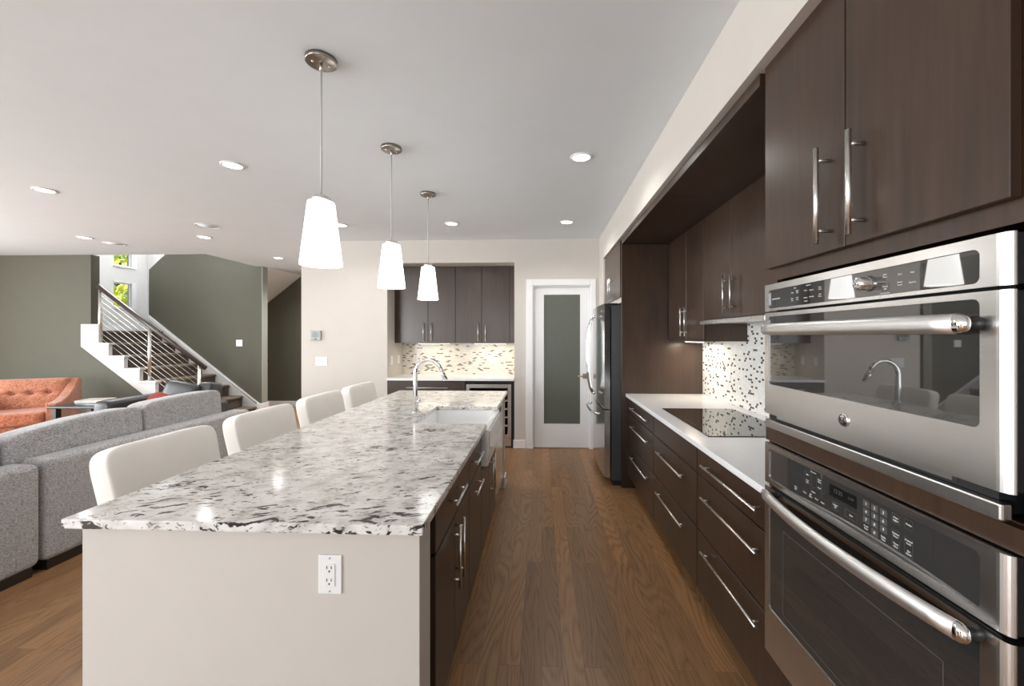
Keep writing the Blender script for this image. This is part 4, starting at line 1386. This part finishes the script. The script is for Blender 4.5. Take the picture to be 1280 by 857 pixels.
# side table, magazines
tbx, tby = -5.70, 5.08
st = thing('side_table', 'low dark wood side table between the orange armchair and the leather chair', 'table', (tbx, tby, 0))
obj('tabletop', MB().box(tbx - 0.36, tbx + 0.36, tby - 0.26, tby + 0.26, 0.58, 0.61, 0.012, 3), 'darkwood', st)
for sx in (-0.3, 0.3):
    for sy in (-0.2, 0.2):
        obj('leg', MB().box(tbx + sx - 0.03, tbx + sx + 0.03, tby + sy - 0.03, tby + sy + 0.03, 0.0, 0.585), 'darkwood', st)
mags = [('grey', lin((150, 148, 145))), ('blue', lin((110, 125, 140))), ('white', lin((220, 220, 216))), ('pale', lin((190, 182, 172)))]
z = 0.6105
mlab = ['bottom grey magazine of the pile on the side table', 'blue-grey magazine second from the bottom of the side table pile', 'white magazine second from the top of the side table pile', 'pale magazine on top of the side table pile']
for i, (nm, c_) in enumerate(mags):
    r_ = Matrix.Rotation((-0.15, 0.1, -0.05, 0.22)[i], 3, 'Z')
    o = obj('magazine', MB().box(tbx - 0.16, tbx + 0.14, tby - 0.12, tby + 0.12, z, z + 0.013, 0.002, 1, rot=r_), plain('magazine_cover_' + nm, c_, 0.3, var=0.25, scale=12))
    tag(o, mlab[i], 'magazine', 'magazines on the side table')
    z += 0.0135
tr_ = obj('tray', MB().lathe([(0.0, 0.6105), (0.09, 0.6105), (0.1, 0.63), (0.094, 0.63), (0.085, 0.62), (0.0, 0.62)], (tbx + 0.25, tby + 0.12, 0)), 'blackplastic')
tag(tr_, 'small round black tray beside the magazines', 'tray')
# dark cabinet beside the armchair at the picture edge
sp = thing('floor_speaker', 'black box standing behind the orange armchair at the far left edge', 'speaker', (-7.85, 5.9, 0))
obj('case', MB().box(-8.1, -7.62, 5.7, 6.1, 0.0, 0.80, 0.01, 2), 'blackplastic', sp)
obj('grille_cloth', MB().box(-8.08, -7.64, 5.69, 5.70, 0.04, 0.78), 'black', sp)

# ------------------------------------------------------------------ staircase
RISE, RUN = 0.195, 0.252
def nose(k):
    return -5.2 - RUN * (k - 1)
stc = thing('staircase', 'straight stair with brown carpeted treads and white stepped stringer rising left', 'staircase', (-6.0, 6.8, 0))
SF = GY - 0.02
poly = [(-7.16, 1.657), (-7.16, 1.31)]
poly += [(-5.37, 0.0), (-5.2, 0.0)]
for k in range(1, 8):
    poly.append((nose(k), RISE * k - 0.03))
    poly.append((nose(k + 1) if k < 7 else -6.87, RISE * k - 0.03))
poly.append((-6.87, 1.657))
obj('stringer', MB().prism(poly, 'Y', SF, SF + 0.06), 'stairpaint', stc)
caps = MB()
for k in range(1, 8):
    obj('stringer_cap', MB().box(nose(k + 1) if k < 7 else -6.865, nose(k) + 0.03, SF - 0.02, SF + 0.075, RISE * k - 0.0295, RISE * k, 0.004, 1), 'stairpaint', stc)
for k in range(1, 8):
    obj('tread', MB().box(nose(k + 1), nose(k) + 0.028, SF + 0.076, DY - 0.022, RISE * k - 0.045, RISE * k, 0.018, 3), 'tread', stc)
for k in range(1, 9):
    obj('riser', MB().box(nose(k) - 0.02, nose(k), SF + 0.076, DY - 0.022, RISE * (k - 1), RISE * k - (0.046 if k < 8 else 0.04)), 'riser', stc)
obj('landing', MB().box(-8.19, nose(8) + 0.02, SF + 0.16, 8.28, 1.52, 1.56, 0.01, 2), 'tread', stc)
sk_ = [(-5.19, 0.0), (-5.19, 0.24), (-7.22, 1.80), (-7.22, 1.40), (-5.42, 0.0)]
obj('skirt_board', MB().prism(sk_, 'Y', DY - 0.02, DY - 0.001), 'stairpaint', stc)
obj('skirt_cap', MB().prism([(-5.15, 0.24), (-5.15, 0.26), (-7.23, 1.86), (-7.23, 1.80)], 'Y', DY - 0.03, DY - 0.001), 'trim', stc)

rl = thing('stair_railing', 'steel cable stair railing with dark wooden handrail', 'railing', (-6.1, 6.25, 0))
RY = SF + 0.03
def railz(x):
    return RZ0 + (RZ1 - RZ0) * (x - RX0) / (RX1 - RX0)
RX0, RZ0, RX1, RZ1 = -6.92, 2.255, -5.178, 0.977
obj('handrail', MB().tube([(RX0, RY, RZ0), (RX1, RY, RZ1)], 0.035, seg=14, flat=(0.85, 1.0)), 'railwood', rl)
posts = [(-6.88, RISE * 7), (-6.076, RISE * 4), (-5.28, RISE * 1)]
for x, zb in posts:
    m = MB().cyl((x, RY, zb), (x, RY, railz(x) - 0.03), 0.022, seg=16)
    m.lathe([(0, zb), (0.04, zb), (0.04, zb + 0.008), (0.022, zb + 0.012)], (x, RY, 0), seg=20)
    obj('post', m, 'nickel', rl)
for i in range(9):
    dz_ = 0.11 + i * 0.083
    xa, xb = -6.88, -5.28
    obj('cable', MB().cyl((xa, RY, railz(xa) - dz_), (xb, RY, railz(xb) - dz_), 0.0025, seg=8), 'nickel', rl)
hk = thing('door_knob', 'small dark knob on the olive wall of the hall, by the stair end', 'knob', (-5.72, 8.5, 0.97))
obj('stem', MB().cyl((-5.72, 8.5, 0.97), (-5.72, 8.46, 0.97), 0.01), 'bronze', hk)
obj('knob', MB().puff((-5.72, 8.445, 0.97), (0.028, 0.02, 0.028), 1.0), 'blackplastic', hk)
